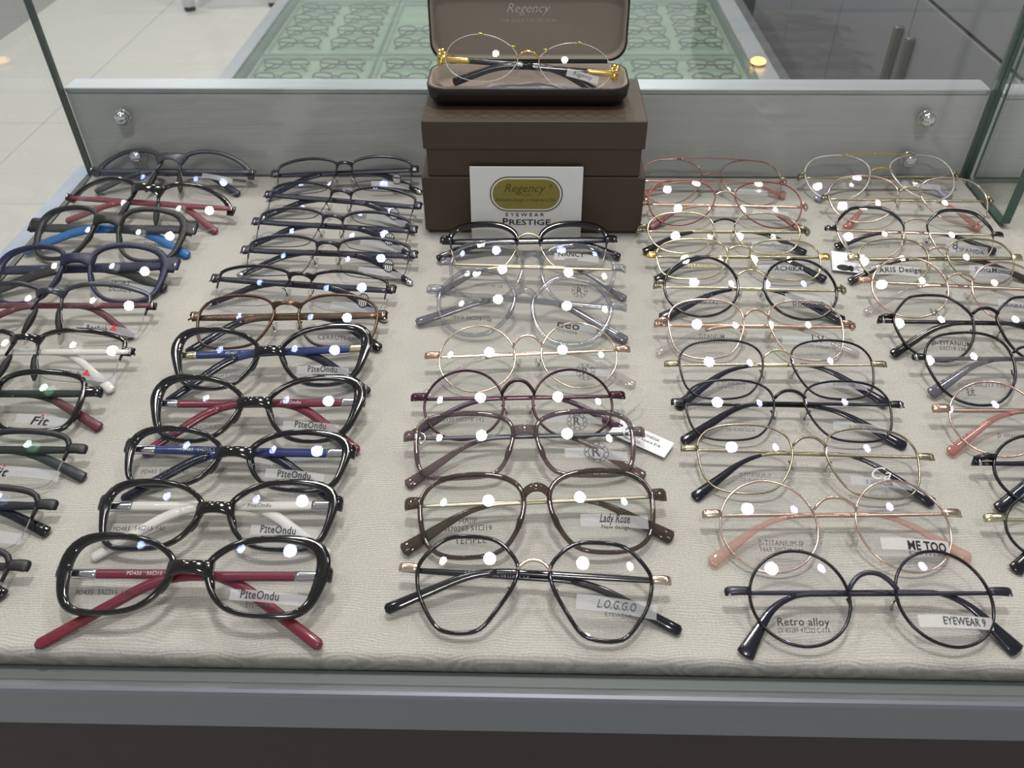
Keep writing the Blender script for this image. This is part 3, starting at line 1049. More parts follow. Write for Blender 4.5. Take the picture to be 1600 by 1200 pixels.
# ------------------------------------------------------------------ brown gift boxes, case and card
def gift_box(x, y, z, w, dpt, hb, hl, label, inset=0.0022):
    r_ = empty('gift_box', (x, y, z))
    tag(r_, label, 'box', 'stacked brown gift boxes')
    v, f = box_geo(-w / 2 + inset, w / 2 - inset, inset, dpt - inset, 0.0, hb, 0.0006)
    mesh_obj('box_base', v, f, 'box_brown', r_, False)
    v, f = box_geo(-w / 2, w / 2, 0, dpt, hb + 0.0002, hb + hl, 0.0008)
    mesh_obj('box_lid', v, f, 'box_brown_lid', r_, False)
    return r_
b1 = gift_box(0.0010, 0.6235, 0.0003, 0.1835, 0.088, 0.0030, 0.0500, 'brown gift box at the bottom, behind the white card')
b2 = gift_box(0.0012, 0.6232, 0.0536, 0.1770, 0.088, 0.0238, 0.0240, 'brown gift box on top, under the open eyeglass case')
# faint diamond embossing on the upper lid
V, F = [], []
for k in range(12):
    xa = -0.08 + k * 0.0135
    for sgn in (1, -1):
        o = len(V)
        x0_, x1_ = xa, xa + sgn * 0.02
        V += [(x0_, 0.004, 0.04792), (x0_ + 0.0006, 0.004, 0.04792), (x1_ + 0.0006, 0.023, 0.04792), (x1_, 0.023, 0.04792)]
        F.append((o, o + 1, o + 2, o + 3))
mesh_obj('emboss_pattern', V, F, 'box_brown', b2, False)

def rrect(w, d_, r, z, n=6):
    o = []
    for cx, cy, a0 in ((w / 2 - r, d_ / 2 - r, 0), (-w / 2 + r, d_ / 2 - r, 90), (-w / 2 + r, -d_ / 2 + r, 180), (w / 2 - r, -d_ / 2 + r, 270)):
        for k in range(n + 1):
            q = R_(a0 + 90 * k / n)
            o.append((cx + r * math.cos(q), cy + r * math.sin(q), z))
    return o
def loft(rings, cap0=True, cap1=True):
    n = len(rings[0])
    V = [p for r in rings for p in r]
    F = []
    for k in range(len(rings) - 1):
        for i in range(n):
            j = (i + 1) % n
            F.append((k * n + i, k * n + j, k * n + n + j, k * n + n + i))
    if cap0: F.append(tuple(reversed(range(n))))
    if cap1: F.append(tuple((len(rings) - 1) * n + i for i in range(n)))
    return V, F
def half_case(w, d_, h, wall=0.0035):
    rr = 0.014
    outer = loft([rrect(w - .022, d_ - .022, rr * .6, 0), rrect(w - .008, d_ - .008, rr * .8, 0.0025), rrect(w - .002, d_ - .002, rr, 0.007), rrect(w, d_, rr, h - .001), rrect(w - .001, d_ - .001, rr, h), rrect(w - wall, d_ - wall, rr, h)], True, False)
    lining = loft([rrect(w - wall, d_ - wall, rr, h), rrect(w - wall * 2, d_ - wall * 2, rr, h - .0005), rrect(w - wall * 2.6, d_ - wall * 2.6, rr, 0.007), rrect(w - .020, d_ - .020, rr * .7, 0.0035)], False, True)
    lining = (lining[0], [tuple(reversed(f)) if False else f for f in lining[1]])
    return outer, lining
case = empty('eyeglass_case', (-0.0040, 0.6730, 0.1018))
tag(case, 'open dark brown eyeglass case with beige lining on the boxes', 'eyeglass case')
og, lg = half_case(0.1620, 0.0560, 0.0165)
mesh_obj('case_base', *og, 'case_leather', case)
mesh_obj('base_lining', *lg, 'case_lining', case)
og, lg = half_case(0.1630, 0.0600, 0.0170)
T_ = Matrix.Translation((0, 0.0285, 0.0175)) @ Matrix.Rotation(R_(86), 4, 'X') @ Matrix.Translation((0, 0.0300, -0.0170))
def xf(g):
    return [tuple(T_ @ Vector(p)) for p in g[0]], g[1]
lid = mesh_obj('case_lid', *xf(og), 'case_leather', case)
mesh_obj('lid_lining', *xf(lg), 'case_lining', lid)
def lid_text(s, yy, size, shear, width=None):
    g = text_geo(s, size, shear, width=width)
    V = [tuple(T_ @ Vector((p[0], p[1] + yy, 0.00395))) for p in g[0]]
    mesh_obj('embossed_lettering', V, g[1], 'lining_emboss', lid, False)
lid_text('Regency', 0.0085, 0.0075, 0.35, 0.036)
lid_text('THE GOLD COLLECTION', -0.0010, 0.0026, 0.2, 0.046)
hin = mesh_obj('hinge', *tube([(x_, 0.0300, 0.0168) for x_ in np.linspace(-0.066, 0.066, 5)], 0.0016, 0.0016, prof=8), 'case_leather', case)
# folded cleaning cloth lying in the case
V, F = [], []
nx, ny = 18, 8
for j in range(ny + 1):
    for i in range(nx + 1):
        u_, w_ = i / nx, j / ny
        V.append((-0.036 + 0.082 * u_, -0.016 + 0.030 * w_, 0.0042 + 0.0045 * math.sin(math.pi * u_) * math.sin(math.pi * w_) ** .6 + 0.0006 * math.sin(u_ * 19 + w_ * 6)))
for j in range(ny):
    for i in range(nx):
        o = j * (nx + 1) + i
        F.append((o, o + 1, o + nx + 2, o + nx + 1))
cl = mesh_obj('cleaning_cloth', V, F, 'cloth_grey')
cl.location = (-0.0040, 0.6730, 0.1018)
md = cl.modifiers.new('thickness', 'SOLIDIFY')
md.thickness = 0.0008
tag(cl, 'folded pale grey cleaning cloth lying inside the open case', 'cloth')

# white brand card leaning on the lower box
card = empty('brand_card', (-0.0046, 0.6130, 0.0006))
tag(card, 'white brand card with an oval gold badge leaning on the brown box', 'card')
Tc = Matrix.Rotation(R_(-7.0), 4, 'X')
def card_mesh(name, V, F, mat, parent, lift=0.0):
    return mesh_obj(name, [tuple(Tc @ Vector((p[0], -lift, p[1]))) for p in V], F, mat, parent, False)
v, f = box_geo(-0.0460, 0.0460, 0.0, 0.0012, 0.0, 0.0640, 0.0003)
cbody = mesh_obj('card_sheet', [tuple(Tc @ Vector(p)) for p in v], f, 'card_white', card, False)
def stadium(w, h, n=14):
    r_ = h / 2
    o = []
    for k in range(n + 1):
        q = R_(-90 + 180 * k / n)
        o.append((w / 2 - r_ + r_ * math.cos(q), r_ * math.sin(q)))
    for k in range(n + 1):
        q = R_(90 + 180 * k / n)
        o.append((-w / 2 + r_ + r_ * math.cos(q), r_ * math.sin(q)))
    return o
for wd, hg, m_, lf in ((0.0600, 0.0300, 'card_gold_dark', .0002), (0.0580, 0.0280, 'card_white', .0003), (0.0555, 0.0255, 'card_gold', .0004)):
    st_ = stadium(wd, hg)
    card_mesh('oval_badge', [(p[0], p[1] + 0.0410) for p in st_], [tuple(range(len(st_)))], m_, card, lf)
def card_text(s, xx, yy, size, mat, shear=0.0, width=None, bold=0.0, lf=.0006):
    g = text_geo(s, size, shear, width=width, bold=bold)
    card_mesh('lettering', [(p[0] + xx, p[1] + yy) for p in g[0]], g[1], mat, card, lf)
card_text('Regency', -0.001, 0.0460, 0.0072, 'card_gold_dark', 0.35, 0.034)
card_text('®', 0.0200, 0.0480, 0.0025, 'card_gold_dark')
card_text('PARIS', 0.0, 0.0405, 0.0016, 'card_gold_dark', 0.0, 0.008)
card_text('Exclusive Design in Gold for a Few', 0.0, 0.0362, 0.0030, 'card_gold_dark', 0.4, 0.050)
card_text('E Y E W E A R', -0.001, 0.0232, 0.0030, 'print_black', 0.0, 0.032, 0.01)
card_text('P', -0.0172, 0.0168, 0.0062, 'print_black', 0.0, 0.0046, 0.01)
card_text('RESTIGE', 0.0032, 0.0164, 0.0050, 'print_black', 0.0, 0.0345, 0.01)

# ------------------------------------------------------------------ rear display case with trays of eyeglasses
RZ = -0.50
rc = empty('rear_display_case', (-0.10, 2.4, -0.9))
tag(rc, 'long low glass-topped display case standing behind the counter', 'display case')
def rcbox(name, x0, x1, y0, y1, z0, z1, mat, bev=0.0):
    v, f = box_geo(x0 + 0.10, x1 + 0.10, y0 - 2.4, y1 - 2.4, z0 + 0.9, z1 + 0.9, bev)
    return mesh_obj(name, v, f, mat, rc, False)
rcbox('carcass', -0.83, 0.64, 1.25, 4.30, -0.897, RZ - 0.012, 'paint_white')
rcbox('bottom_panel', -0.83, 0.64, 1.25, 4.30, RZ - 0.0118, RZ - 0.002, 'tray_rib')
rcbox('edge_rail', -0.835, -0.795, 1.25, 4.30, RZ - 0.0015, RZ + 0.045, 'aluminium_light', 0.002)
rcbox('edge_rail', 0.590, 0.645, 1.25, 4.30, RZ - 0.0015, RZ + 0.045, 'aluminium_light', 0.002)
v, f = box_geo(-0.79 + .1, 0.586 + .1, 1.26 - 2.4, 4.29 - 2.4, RZ + .042 + .9, RZ + .047 + .9)
cov = mesh_obj('cover_glass', v, f, None, rc, False, ['cover_glass', 'glass_edge'], [0, 0, 1, 1, 1, 1])

# trays: 4 across, 3 deep
tray_x = [(-0.785, -0.450), (-0.440, -0.105), (-0.095, 0.240), (0.250, 0.580)]
tray_y = [(1.95, 2.42), (2.44, 2.92), (2.94, 3.44)]
far_col = ['far left', 'centre left', 'centre right', 'far right']
far_row = ['front row', 'second row', 'third row']
for i, (xa, xb) in enumerate(tray_x):
    for j, (ya, yb) in enumerate(tray_y):
        t = empty('eyewear_tray', (xa, ya, RZ))
        tag(t, 'pale green eyewear tray in the rear case, %s column, %s' % (far_col[i], far_row[j]), 'tray', 'trays in the rear case')
        w_, d_ = xb - xa, yb - ya
        v, f = box_geo(0.0, w_, 0.0, d_, -0.0015, 0.004)
        mesh_obj('tray_bed', v, f, 'tray_green', t, False)
        for (p, q, r_, s_) in ((0, w_, 0, 0.008), (0, w_, d_ - 0.008, d_), (0, 0.008, 0.0085, d_ - 0.0085), (w_ - 0.008, w_, 0.0085, d_ - 0.0085)):
            v, f = box_geo(p, q, r_, s_, 0.0042, 0.014)
            mesh_obj('tray_border', v, f, 'tray_rib', t, False)

# simple dark pairs lying in the trays
def far_pair_mesh():
    P, Nn = outline('soft_square', 52, 40, 24)
    fr = []
    for s in (-1, 1):
        pts = [(s * (36 + p[0]), p[1], 0) for p in P]
        fr.append(tube(pts, 2.2, 1.8, [(s * q[0], q[1], 0) for q in Nn], closed=True, prof=6))
    fr.append(tube([(-11, 6, 0), (0, 9, 0.5), (11, 6, 0)], 2.2, 1.6, prof=6))
    tl = []
    for s in (-1, 1):
        tl.append(tube([(s * 64, 10, 0), (s * 66, 9, -6), (s * 20, 8, -9 - s), (-s * 35, 8, -9 - s), (-s * 62, -18, -9 - s)], 2.4, 1.6, prof=6))
    def mm(g):
        t = R_(20)
        return [(v[0] * .001, (v[1] * math.cos(t) - v[2] * math.sin(t)) * .001, (v[1] * math.sin(t) + v[2] * math.cos(t)) * .001 + 0.0170) for v in g[0]], g[1]
    return mm(join(fr)), [mm(g) for g in tl]
fg, tg = far_pair_mesh()
proto = {}
for mname in ('black_matte', 'brown_metal', 'gunmetal'):
    a_ = mesh_obj('front_frame', *fg, mname)
    b_ = [mesh_obj('temple', *g, mname) for g in tg]
    proto[mname] = (a_.data, [q.data for q in b_])
    for q in [a_] + b_:
        bpy.data.objects.remove(q, do_unlink=True)
random.seed(11)
for i, (xa, xb) in enumerate(tray_x):
    for j, (ya, yb) in enumerate(tray_y):
        for c in range(2):
            for rr in range(4):
                gx = xa + (xb - xa) * (0.27 + 0.47 * c)
                gy = ya + (yb - ya) * (0.16 + 0.225 * rr)
                if gy < 2.12 or gy > 3.15:       # out of the picture
                    continue
                # what the box and case in front hide is left out
                hx0, hx1 = -0.105 * gy / 0.66 * 0.9 - 0.02, 0.10 * gy / 0.66 * 0.9
                if hx0 < gx - 0.05 and gx + 0.05 < hx1:
                    continue
                mname = random.choice(['black_matte', 'black_matte', 'brown_metal', 'gunmetal'])
                g = empty('eyeglasses', (gx, gy, RZ + 0.0040), R_(random.uniform(-6, 6)))
                tag(g, 'small %s eyeglasses in rear case, %s tray, %s, %s side, line %s' % ({'black_matte': 'black', 'brown_metal': 'brown', 'gunmetal': 'grey'}[mname], far_col[i], far_row[j], ('left', 'right')[c], ('one', 'two', 'three', 'four')[rr]), 'eyeglasses', 'eyeglasses in the rear case')
                for nm, me in [('front_frame', proto[mname][0])] + [('temple', q) for q in proto[mname][1]]:
                    o = bpy.data.objects.new(nm, me)
                    COL.objects.link(o)
                    o.parent = g

# ------------------------------------------------------------------ grey cabinet wall on the right
cw = empty('wall_cabinet', (1.0, 2.6, -0.9))
tag(cw, 'tall grey cabinet with flush doors and paired bar handles', 'cabinet')
def cwbox(name, x0, x1, y0, y1, z0, z1, mat, bev=0.0, parent=None):
    v, f = box_geo(x0, x1, y0 - 2.6, y1 - 2.6, z0 + 0.9, z1 + 0.9, bev)
    return mesh_obj(name, v, f, mat, parent or cw, False)
cwbox('carcass', 0.02, 0.60, 1.19, 3.99, -0.897, 0.60, 'gap_and_shade')
cwbox('plinth', -0.34, 0.0195, 1.19, 5.4, -0.897, -0.862, 'door_grey')
cwbox('shaded_end_bay', 0.0, 0.60, 3.995, 5.4, -0.860, 0.60, 'gap_and_shade')  # near-black colour stands in for a cabinet bay lying in shadow
dy = 0.56
for k in range(5):
    y0 = 1.19 + k * dy
    dr = cwbox('door', 0.0, 0.0195, y0 + 0.003, y0 + dy - 0.003, -0.86, -0.289, 'door_grey', 0.001)
    hy = y0 + dy - 0.045 if k % 2 == 1 else y0 + 0.045
    cwbox('handle', -0.022, -0.0005, hy - 0.011, hy + 0.011, -0.53, -0.38, 'handle_grey', 0.003, dr)
    cwbox('upper_panel', 0.0, 0.0195, y0 + 0.003, y0 + dy - 0.003, -0.279, 0.59, 'door_grey', 0.001)

# white stool far behind on the tiles, one leg of it in view
st = empty('stool', (-1.52, 4.52, -0.899), R_(10))
tag(st, 'white stool leg on a dark foot far behind on the tiles', 'stool')
for sx in (-0.20, 0.20):
    for sy in (-0.28, 0.12):
        lg_ = mesh_obj('leg', *tube([(sx, sy, 0.02), (sx * .98, sy * .98, 0.2), (sx * .9, sy * .9, 0.45)], 0.03, 0.03, prof=10, upv=(0, 1, 0)), 'paint_white', st)
        mesh_obj('foot', *tube([(sx, sy, 0.0), (sx, sy, 0.02)], 0.026, 0.026, prof=10, upv=(0, 1, 0)), 'rubber_black', lg_)
seat = mesh_obj('seat', *loft([rrect(0.40, 0.40, 0.06, 0.45), rrect(0.42, 0.42, 0.07, 0.46), rrect(0.42, 0.42, 0.07, 0.485), rrect(0.38, 0.38, 0.06, 0.495)]), 'paint_white', st)

# amber reflection, built as a glowing puck on the rear case edge
al = empty('amber_reflection', (0.605, 2.27, RZ + 0.0455))
tag(al, 'small amber reflection built as a glowing shape at the edge of the rear display case', 'lamp')
mesh_obj('reflection_base', *loft([rrect(0.036, 0.036, 0.017, 0), rrect(0.036, 0.036, 0.017, 0.006), rrect(0.028, 0.028, 0.013, 0.008)]), 'rose_gold', al)
mesh_obj('reflection_glow', *ellipsoid((0, 0, 0.010), (0.020, 0.020, 0.009), 14, 8), 'amber_glow', al)

# ------------------------------------------------------------------ the eyeglasses on the panel (x, y, turn, tilt, lens width, lens height, bridge) in mm
TAB = {
    'A1': (-336.4, 698.7, -1.8, 26, 60.8, 46.2, 21.3),
    'A2': (-338.3, 639.6, -8.1, 26, 59.3, 43.9, 26.2),
    'A3': (-351.8, 590.8, -2.2, 26, 47.2, 46.8, 23.6),
    'A4': (-352.5, 532.4, 2.5, 26, 50.4, 47.1, 23.8),
    'A5': (-352.5, 483.2, -0.0, 25, 58.8, 41.4, 19.0),
    'A6': (-346.2, 430.8, 0.0, 23, 54.7, 37.9, 19.0),
    'A7': (-352.3, 387.2, 0.0, 21, 52.0, 39.4, 18.0),
    'A8': (-342.6, 338.4, -0.0, 19, 52.0, 36.3, 18.0),
    'A9': (-342.0, 294.0, -0.0, 18, 52.0, 36.0, 18.0),
    'A10': (-338.2, 251.7, -0.0, 18, 52.0, 36.0, 18.0),
    'B1': (-172.8, 698.4, 4.6, 26, 53.7, 37.8, 14.9),
    'B2': (-168.5, 644.7, -8.0, 26, 55.4, 37.8, 18.9),
    'B3': (-167.1, 600.9, -4.9, 26, 55.1, 37.3, 18.0),
    'B4': (-163.6, 561.2, -2.3, 26, 55.9, 36.0, 18.2),
    'B5': (-176.4, 516.6, -5.5, 26, 56.8, 33.7, 18.1),
    'B6': (-176.0, 475.1, 1.5, 24, 55.1, 42.0, 18.9),
    'B7': (-175.8, 430.0, 3.7, 23, 52.4, 42.9, 16.9),
    'B8': (-173.3, 379.5, 0.7, 21, 52.3, 42.6, 18.4),
    'B9': (-175.3, 338.0, -1.4, 19, 53.7, 35.5, 19.2),
    'B10': (-174.4, 295.8, 0.6, 18, 53.3, 37.7, 17.5),
    'B11': (-173.9, 252.5, -0.3, 18, 54.3, 37.9, 19.8),
    'C1': (-2.1, 579.9, 1.1, 26, 53.5, 44.2, 19.1),
    'C2': (0.3, 538.4, -3.4, 26, 54.0, 51.0, 16.8),
    'C3': (-6.1, 492.8, -8.6, 25, 54.4, 52.1, 16.1),
    'C4': (-1.3, 437.5, 3.8, 23, 51.1, 49.8, 18.4),
    'C5': (-7.4, 392.0, 1.7, 21, 50.1, 48.7, 19.6),
    'C6': (-2.7, 354.0, 2.4, 20, 56.8, 40.5, 16.3),
    'C7': (4.8, 301.1, 3.6, 18, 55.9, 46.7, 16.8),
    'C8': (2.5, 252.7, -2.5, 18, 51.6, 49.8, 17.5),
    'D1': (163.5, 694.6, -1.5, 26, 54.5, 48.6, 18.0),
    'D2': (167.6, 648.3, -2.7, 26, 57.1, 46.3, 17.6),
    'D3': (159.6, 602.3, -1.0, 26, 53.7, 39.1, 17.6),
    'D4': (165.0, 564.0, -0.6, 26, 55.3, 36.2, 18.4),
    'D5': (164.3, 518.7, -2.2, 26, 53.1, 50.4, 20.4),
    'D6': (160.1, 471.8, -0.8, 24, 52.1, 47.3, 18.2),
    'D7': (164.9, 426.2, 0.6, 23, 54.2, 43.2, 19.8),
    'D8': (164.7, 388.5, -0.2, 21, 54.6, 41.9, 19.9),
    'D9': (165.9, 344.2, -2.1, 20, 54.6, 44.1, 20.0),
    'D10': (169.0, 296.5, 1.2, 18, 51.6, 52.7, 22.2),
    'D11': (173.7, 248.9, 0.8, 18, 48.3, 48.0, 24.5),
    'E1': (317.2, 698.5, 0.8, 26, 57.4, 48.4, 19.4),
    'E2': (327.0, 653.3, -2.1, 26, 57.9, 47.9, 18.8),
    'E3': (317.0, 603.6, -3.8, 26, 53.2, 49.4, 19.5),
    'E4': (320.0, 561.7, 0.4, 26, 52.2, 40.8, 15.8),
    'E5': (319.6, 520.0, -5.0, 26, 53.2, 51.1, 18.0),
    'E6': (320.8, 473.4, -1.4, 24, 52.8, 52.0, 17.7),
    'E7': (331.9, 430.7, 0.0, 23, 55.1, 53.6, 19.0),
    'E8': (326.6, 381.7, -0.0, 21, 53.5, 51.0, 19.0),
    'E9': (335.0, 337.4, -0.0, 19, 52.5, 45.7, 19.0),
    'E10': (323.1, 296.4, 0.0, 18, 50.7, 41.3, 19.0),
}
def G(key, label, shape, rim, fm, bridge, ep, temple, **kw):
    x, y, r, t, a, b, d = TAB[key]
    return glasses(label, (x, y, r, t), a, b, d, shape, rim, fm, bridge, ep, temple, **kw)

# --- first column: sport frames
G('A1', 'grey half-rim sport glasses at the back, nearest the left glass corner', 'sport_half', ('half', 4.6, 3.2, -0.02, 'nylon', 'sport'), 'grey_matte',
  ('moulded', 14, 7.5, 0.5), (7, 4, 7, 'grey_matte'), ('grey_matte', 'charcoal', 5, 2.4, 6), pads='sport', wrap=9, lens='lens_blue',
  stick=(6, -5, 26, 5), bend=(-30, -66, 24))
G('A2', 'black half-rim sport glasses with dull red temples and nose pads', 'sport_half', ('half', 4.6, 3.2, -0.02, 'nylon', 'sport'), 'black_gloss',
  ('moulded', 13, 7.0, 0.5), (6, 4, 7, 'black_gloss'), ('pink_red', 'pink_red', 5, 2.4, 6), pads='sport', wrap=9, slope=3, bend=(-30, -68, 24))
G('A3', 'matte black full-rim sport glasses with bright blue temple ends', 'sport', ('plastic', 3.8, 2.6, 4.4, 2.8, 3.8, 2.0), 'black_matte',
  ('moulded', 11, 8.5, 0.5), (10, 8, 14, 'black_matte'), ('charcoal', 'blue_bright', 8, 2.6, 7, 0.36), pads='moulded', wrap=9,
  rtext=[('SPORT', 6, -10, 3.0, 'print_black'), ('DESIGN', 6, -15, 3.0, 'print_black')], stick=(8, -14, 30, 6), bend=(-24, -68, 24))
G('A4', 'matte navy full-rim sport glasses with dark navy temples', 'sport', ('plastic', 3.8, 2.6, 4.4, 2.8, 3.8, 2.0), 'navy_matte',
  ('moulded', 11, 8.5, 0.5), (10, 8, 14, 'navy_matte'), ('navy_matte', 'black_matte', 8, 2.6, 7, 0.5), pads='moulded', wrap=9,
  rtext=[('SPORT', 0, -10, 3.2, 'print_black', 0, -1.5, .01), ('DESIGN', 0, -16, 3.2, 'print_black', 0, -1.5, .01)], stick=(8, -13, 32, 6),
  ltext=[('Polycarbonate PRO', 6, -15, 2.0, 'print_grey')], ttext=('SPORT DESIGN', 2.0, 'print_white', -1), bend=(-24, -66, 20))
G('A5', 'gunmetal half-rim glasses with maroon temples, red triangle on the sticker', 'half_rect', ('half', 3.4, 2.6, -0.05), 'gunmetal',
  ('moulded', 13, 4.6, 0.5, 'gunmetal'), (8, 5, 6, 'gunmetal'), ('maroon', 'maroon', 4.5, 2.2, 5.5), pads='sport', wrap=8,
  stick=(10, -15, 36, 6), rtext=[('Reebok', 2, -15, 3.6, 'print_black', 0, -1.5, .012, 14.5), ('\u25b2', 12.5, -14, 4.4, 'print_red', 0)], bend=(-28, -62, 26))
G('A6', 'black half-rim glasses with white temples, red triangle on the sticker', 'half_rect', ('half', 3.4, 2.6, -0.05), 'black_gloss',
  ('moulded', 12, 4.6, 0.5, 'black_gloss'), (7, 6, 6.5, 'black_gloss'), ('white_plastic', 'white_plastic', 4.5, 2.4, 6), pads='sport', wrap=7,
  stick=(10, -14, 36, 6), rtext=[('Reebok', 0, -13.5, 3.6, 'print_black', 0, -1.5, .012, 14.5), ('\u25b2', 10.5, -12.5, 4.4, 'print_red', 0)], bend=(-28, -64, 30))
G('A7', 'glossy black full-rim glasses with dark red temple tips, cut by the picture edge', 'rect', ('plastic', 3.2, 2.6, 3.4, 2.6, 3.4), 'black_gloss',
  ('moulded', 10, 6, 0.5), (9, 9, 7, 'black_gloss'), ('black_matte', 'maroon', 5, 2.4, 6.5, 0.72), pads='moulded', lens='lens_green',
  stick=(10, -14, 34, 6), rtext=[('Fit', 8, -15, 5.5, 'print_black', .3, -1.5, .02, 11), ('\u2022', 9, -11.5, 5, 'print_red')], bend=(-34, -76, 24))
G('A8', 'black half-rim glasses with green glints, third from the front in the left column', 'rect', ('half', 3.4, 3.0, -0.02), 'black_matte',
  ('moulded', 10, 5, 0.5), (10, 9, 6.5, 'black_matte'), ('black_matte', 'charcoal', 5, 2.4, 6.5), pads='sport', lens='lens_green',
  stick=(10, -8, 34, 6), rtext=[('Fit', -6, -9, 5.5, 'print_black', .3, -1.5, .02, 11), ('\u2022', -4, -5, 5, 'print_red')], bend=(-34, -74, 18))
G('A9', 'black half-rim glasses with a blue glint, second from the front in the left column', 'rect', ('half', 3.4, 3.0, -0.02), 'black_matte',
  ('moulded', 10, 5, 0.5), (11, 9, 6.5, 'black_matte'), ('black_matte', 'black_gloss', 5, 2.4, 6.5), pads='sport', lens='lens_blue',
  stick=(10, -10, 30, 6), bend=(-34, -70, 16))
G('A10', 'black glasses at the front left, only one hinge end showing', 'rect', ('half', 3.4, 3.0, -0.02), 'black_matte',
  ('moulded', 10, 5, 0.5), (11, 9, 6.5, 'black_matte'), ('black_matte', 'black_gloss', 5, 2.4, 6.5), pads='sport', bend=(-34, -62, 16))

# --- second column
CREST = (14, -6, 8.0, 11.5)
for key, label, fm_, kk in (('B1', 'dark grey half-rim glasses with a striped crest, farthest back beside the box', 'gunmetal', 1),
                            ('B2', 'dark half-rim metal glasses with a striped crest, second from the back', 'dark_metal', -1),
                            ('B3', 'dark half-rim metal glasses with a striped crest, third from the back', 'dark_metal', -1),
                            ('B4', 'dark half-rim metal glasses with a striped crest, fourth from the back', 'dark_metal', -1),
                            ('B5', 'black half-rim glasses with silver temple ends, just behind the brown pair', 'black_metal', -1)):
    G(key, label, 'half_rect', ('half', 2.2, 2.4, -0.05, 'dark_metal' if key != 'B5' else 'nylon'), fm_, ('moulded', 11, 3.2, 0.6, fm_), (8, 5, 8, fm_),
      ('dark_metal', 'black_tip', 5, 1.6, 4.5, 0.5, None, 'silver'), lens='lens_blue', stick=(8, -12.5, 34, 5.5), crest=CREST, order=kk, slope=2, wrap=5,
      ltext=[('54\u25a117-140', 2, -12, 2.4, 'print_grey')], bend=(-30, -68, 24))
G('B6', 'bronze brown full-rim metal glasses with slotted brown temples', 'soft_square', ('wire', 1.1), 'brown_metal',
  ('moulded', 12, 3.4, 0.8, 'brown_metal'), (7, 5, 8, 'brown_metal'), ('brown_metal', 'black_tip', 5.5, 1.6, 6.5, 0.6), lens='lens_blue',
  stick=(2, -6, 34, 5.5), rtext=[('CERRUTI 1881', 3, -15, 3.4, 'print_grey', 0, -1.5, .01)], ltext=[('Stainless Steel', 2, -15, 2.8, 'print_grey')],
  ttext=('CB6022 02 54\u25a117', 2.2, 'print_white', -1), bend=(-32, -68, 28), wrap=5)
PO = lambda y1: [('P\u026ateOndu', 2, y1, 4.4, 'print_black', 0, -1.5, .012, 19), ('EYEWEAR', 2, y1 - 5, 2.5, 'print_black', 0, -1.5, .01, 12)]
G('B7', 'black cat-eye glasses with blue temples and gold hinges', 'cat', ('plastic', 3.0, 2.0, 4.8, 2.6, 3.8, 3.0), 'black_gloss',
  ('moulded', 3, 6.5, 0.5), (8, 1.5, 8, 'black_gloss'), ('blue_plastic', 'navy_tip', 5.5, 2.6, 5, 0.6, ('pale_gold', 14)), pads='moulded', lens='lens_blue',
  stick=(2, -12.5, 34, 5.5), rtext=PO(-12), ltext=[('PD487 52\u25a115-142', 2, -14, 2.4, 'print_grey')], ttext=('PD487   52\u25a115-142', 2.0, 'print_white', -1), bend=(-24, -66, 34))
G('B8', 'black cat-eye glasses with red temples and silver hinges', 'cat', ('plastic', 3.0, 2.0, 4.8, 2.6, 3.8, 3.0), 'black_gloss',
  ('moulded', 3, 6.5, 0.5), (8, 1.5, 8, 'black_gloss'), ('red_plastic', 'red_plastic', 5.5, 2.6, 5, 0.6, ('silver', 14)), pads='moulded', lens='lens_blue',
  stick=(2, -13, 34, 5.5), rtext=PO(-12.5), ltext=[('52\u25a115-142', 10, -14, 2.4, 'print_grey')], ttext=('PiteOndu', 2.4, 'print_white', 1), bend=(-24, -66, 34))
G('B9', 'black rounded rectangular glasses with blue temples and silver hinge ornaments', 'oval_rect', ('plastic', 2.8, 2.0, 3.6, 2.6, 3.8, 2.0), 'black_gloss',
  ('moulded', 3, 6.5, 0.5), (9, 3, 9, 'black_gloss'), ('blue_plastic', 'navy_tip', 5.5, 2.6, 5, 0.6, ('silver', 16)), pads='moulded', lens='lens_blue',
  stick=(2, -10, 34, 5.5), rtext=PO(-10), ltext=[('PD483 54\u25a115-140', -2, -10.5, 2.6, 'print_grey')], ttext=('PD483   54\u25a115-140', 2.0, 'print_white', -1), bend=(-18, -62, 32))
G('B10', 'black rounded rectangular glasses with white temples', 'oval_rect', ('plastic', 2.8, 2.0, 3.6, 2.6, 3.8, 2.0), 'black_gloss',
  ('moulded', 3, 6.5, 0.5), (9, 3, 9, 'black_gloss'), ('white_plastic', 'white_plastic', 5.5, 2.6, 5, 0.6, ('silver', 16)), pads='moulded', lens='lens_blue',
  stick=(5, -10, 36, 5.5), rtext=PO(-9.5), ltext=[('PD483  54\u25a115 140', -4, -9, 2.6, 'print_black')], ttext=('PiteOndu', 2.4, 'print_black', 1), bend=(-22, -64, 30))
G('B11', 'black wide rectangular glasses with red temples and chain hinges, front of its column', 'oval_rect', ('plastic', 3.0, 2.2, 6.0, 2.8, 4.0, 1.5), 'black_gloss',
  ('moulded', 3, 7, 0.5), (3, 1.5, 8, 'black_gloss'), ('red_plastic', 'red_plastic', 5, 3.0, 5.5, 0.55, ('silver', 18)), pads='moulded', lens='lens_blue',
  stick=(6, -11, 38, 5.5), rtext=PO(-10.5), ltext=[('PD435  55\u25a115 138', -4, -10.5, 2.6, 'print_black')], ttext=('PD435   55\u25a115', 2.0, 'print_white', -1), bend=(-16, -70, 36))

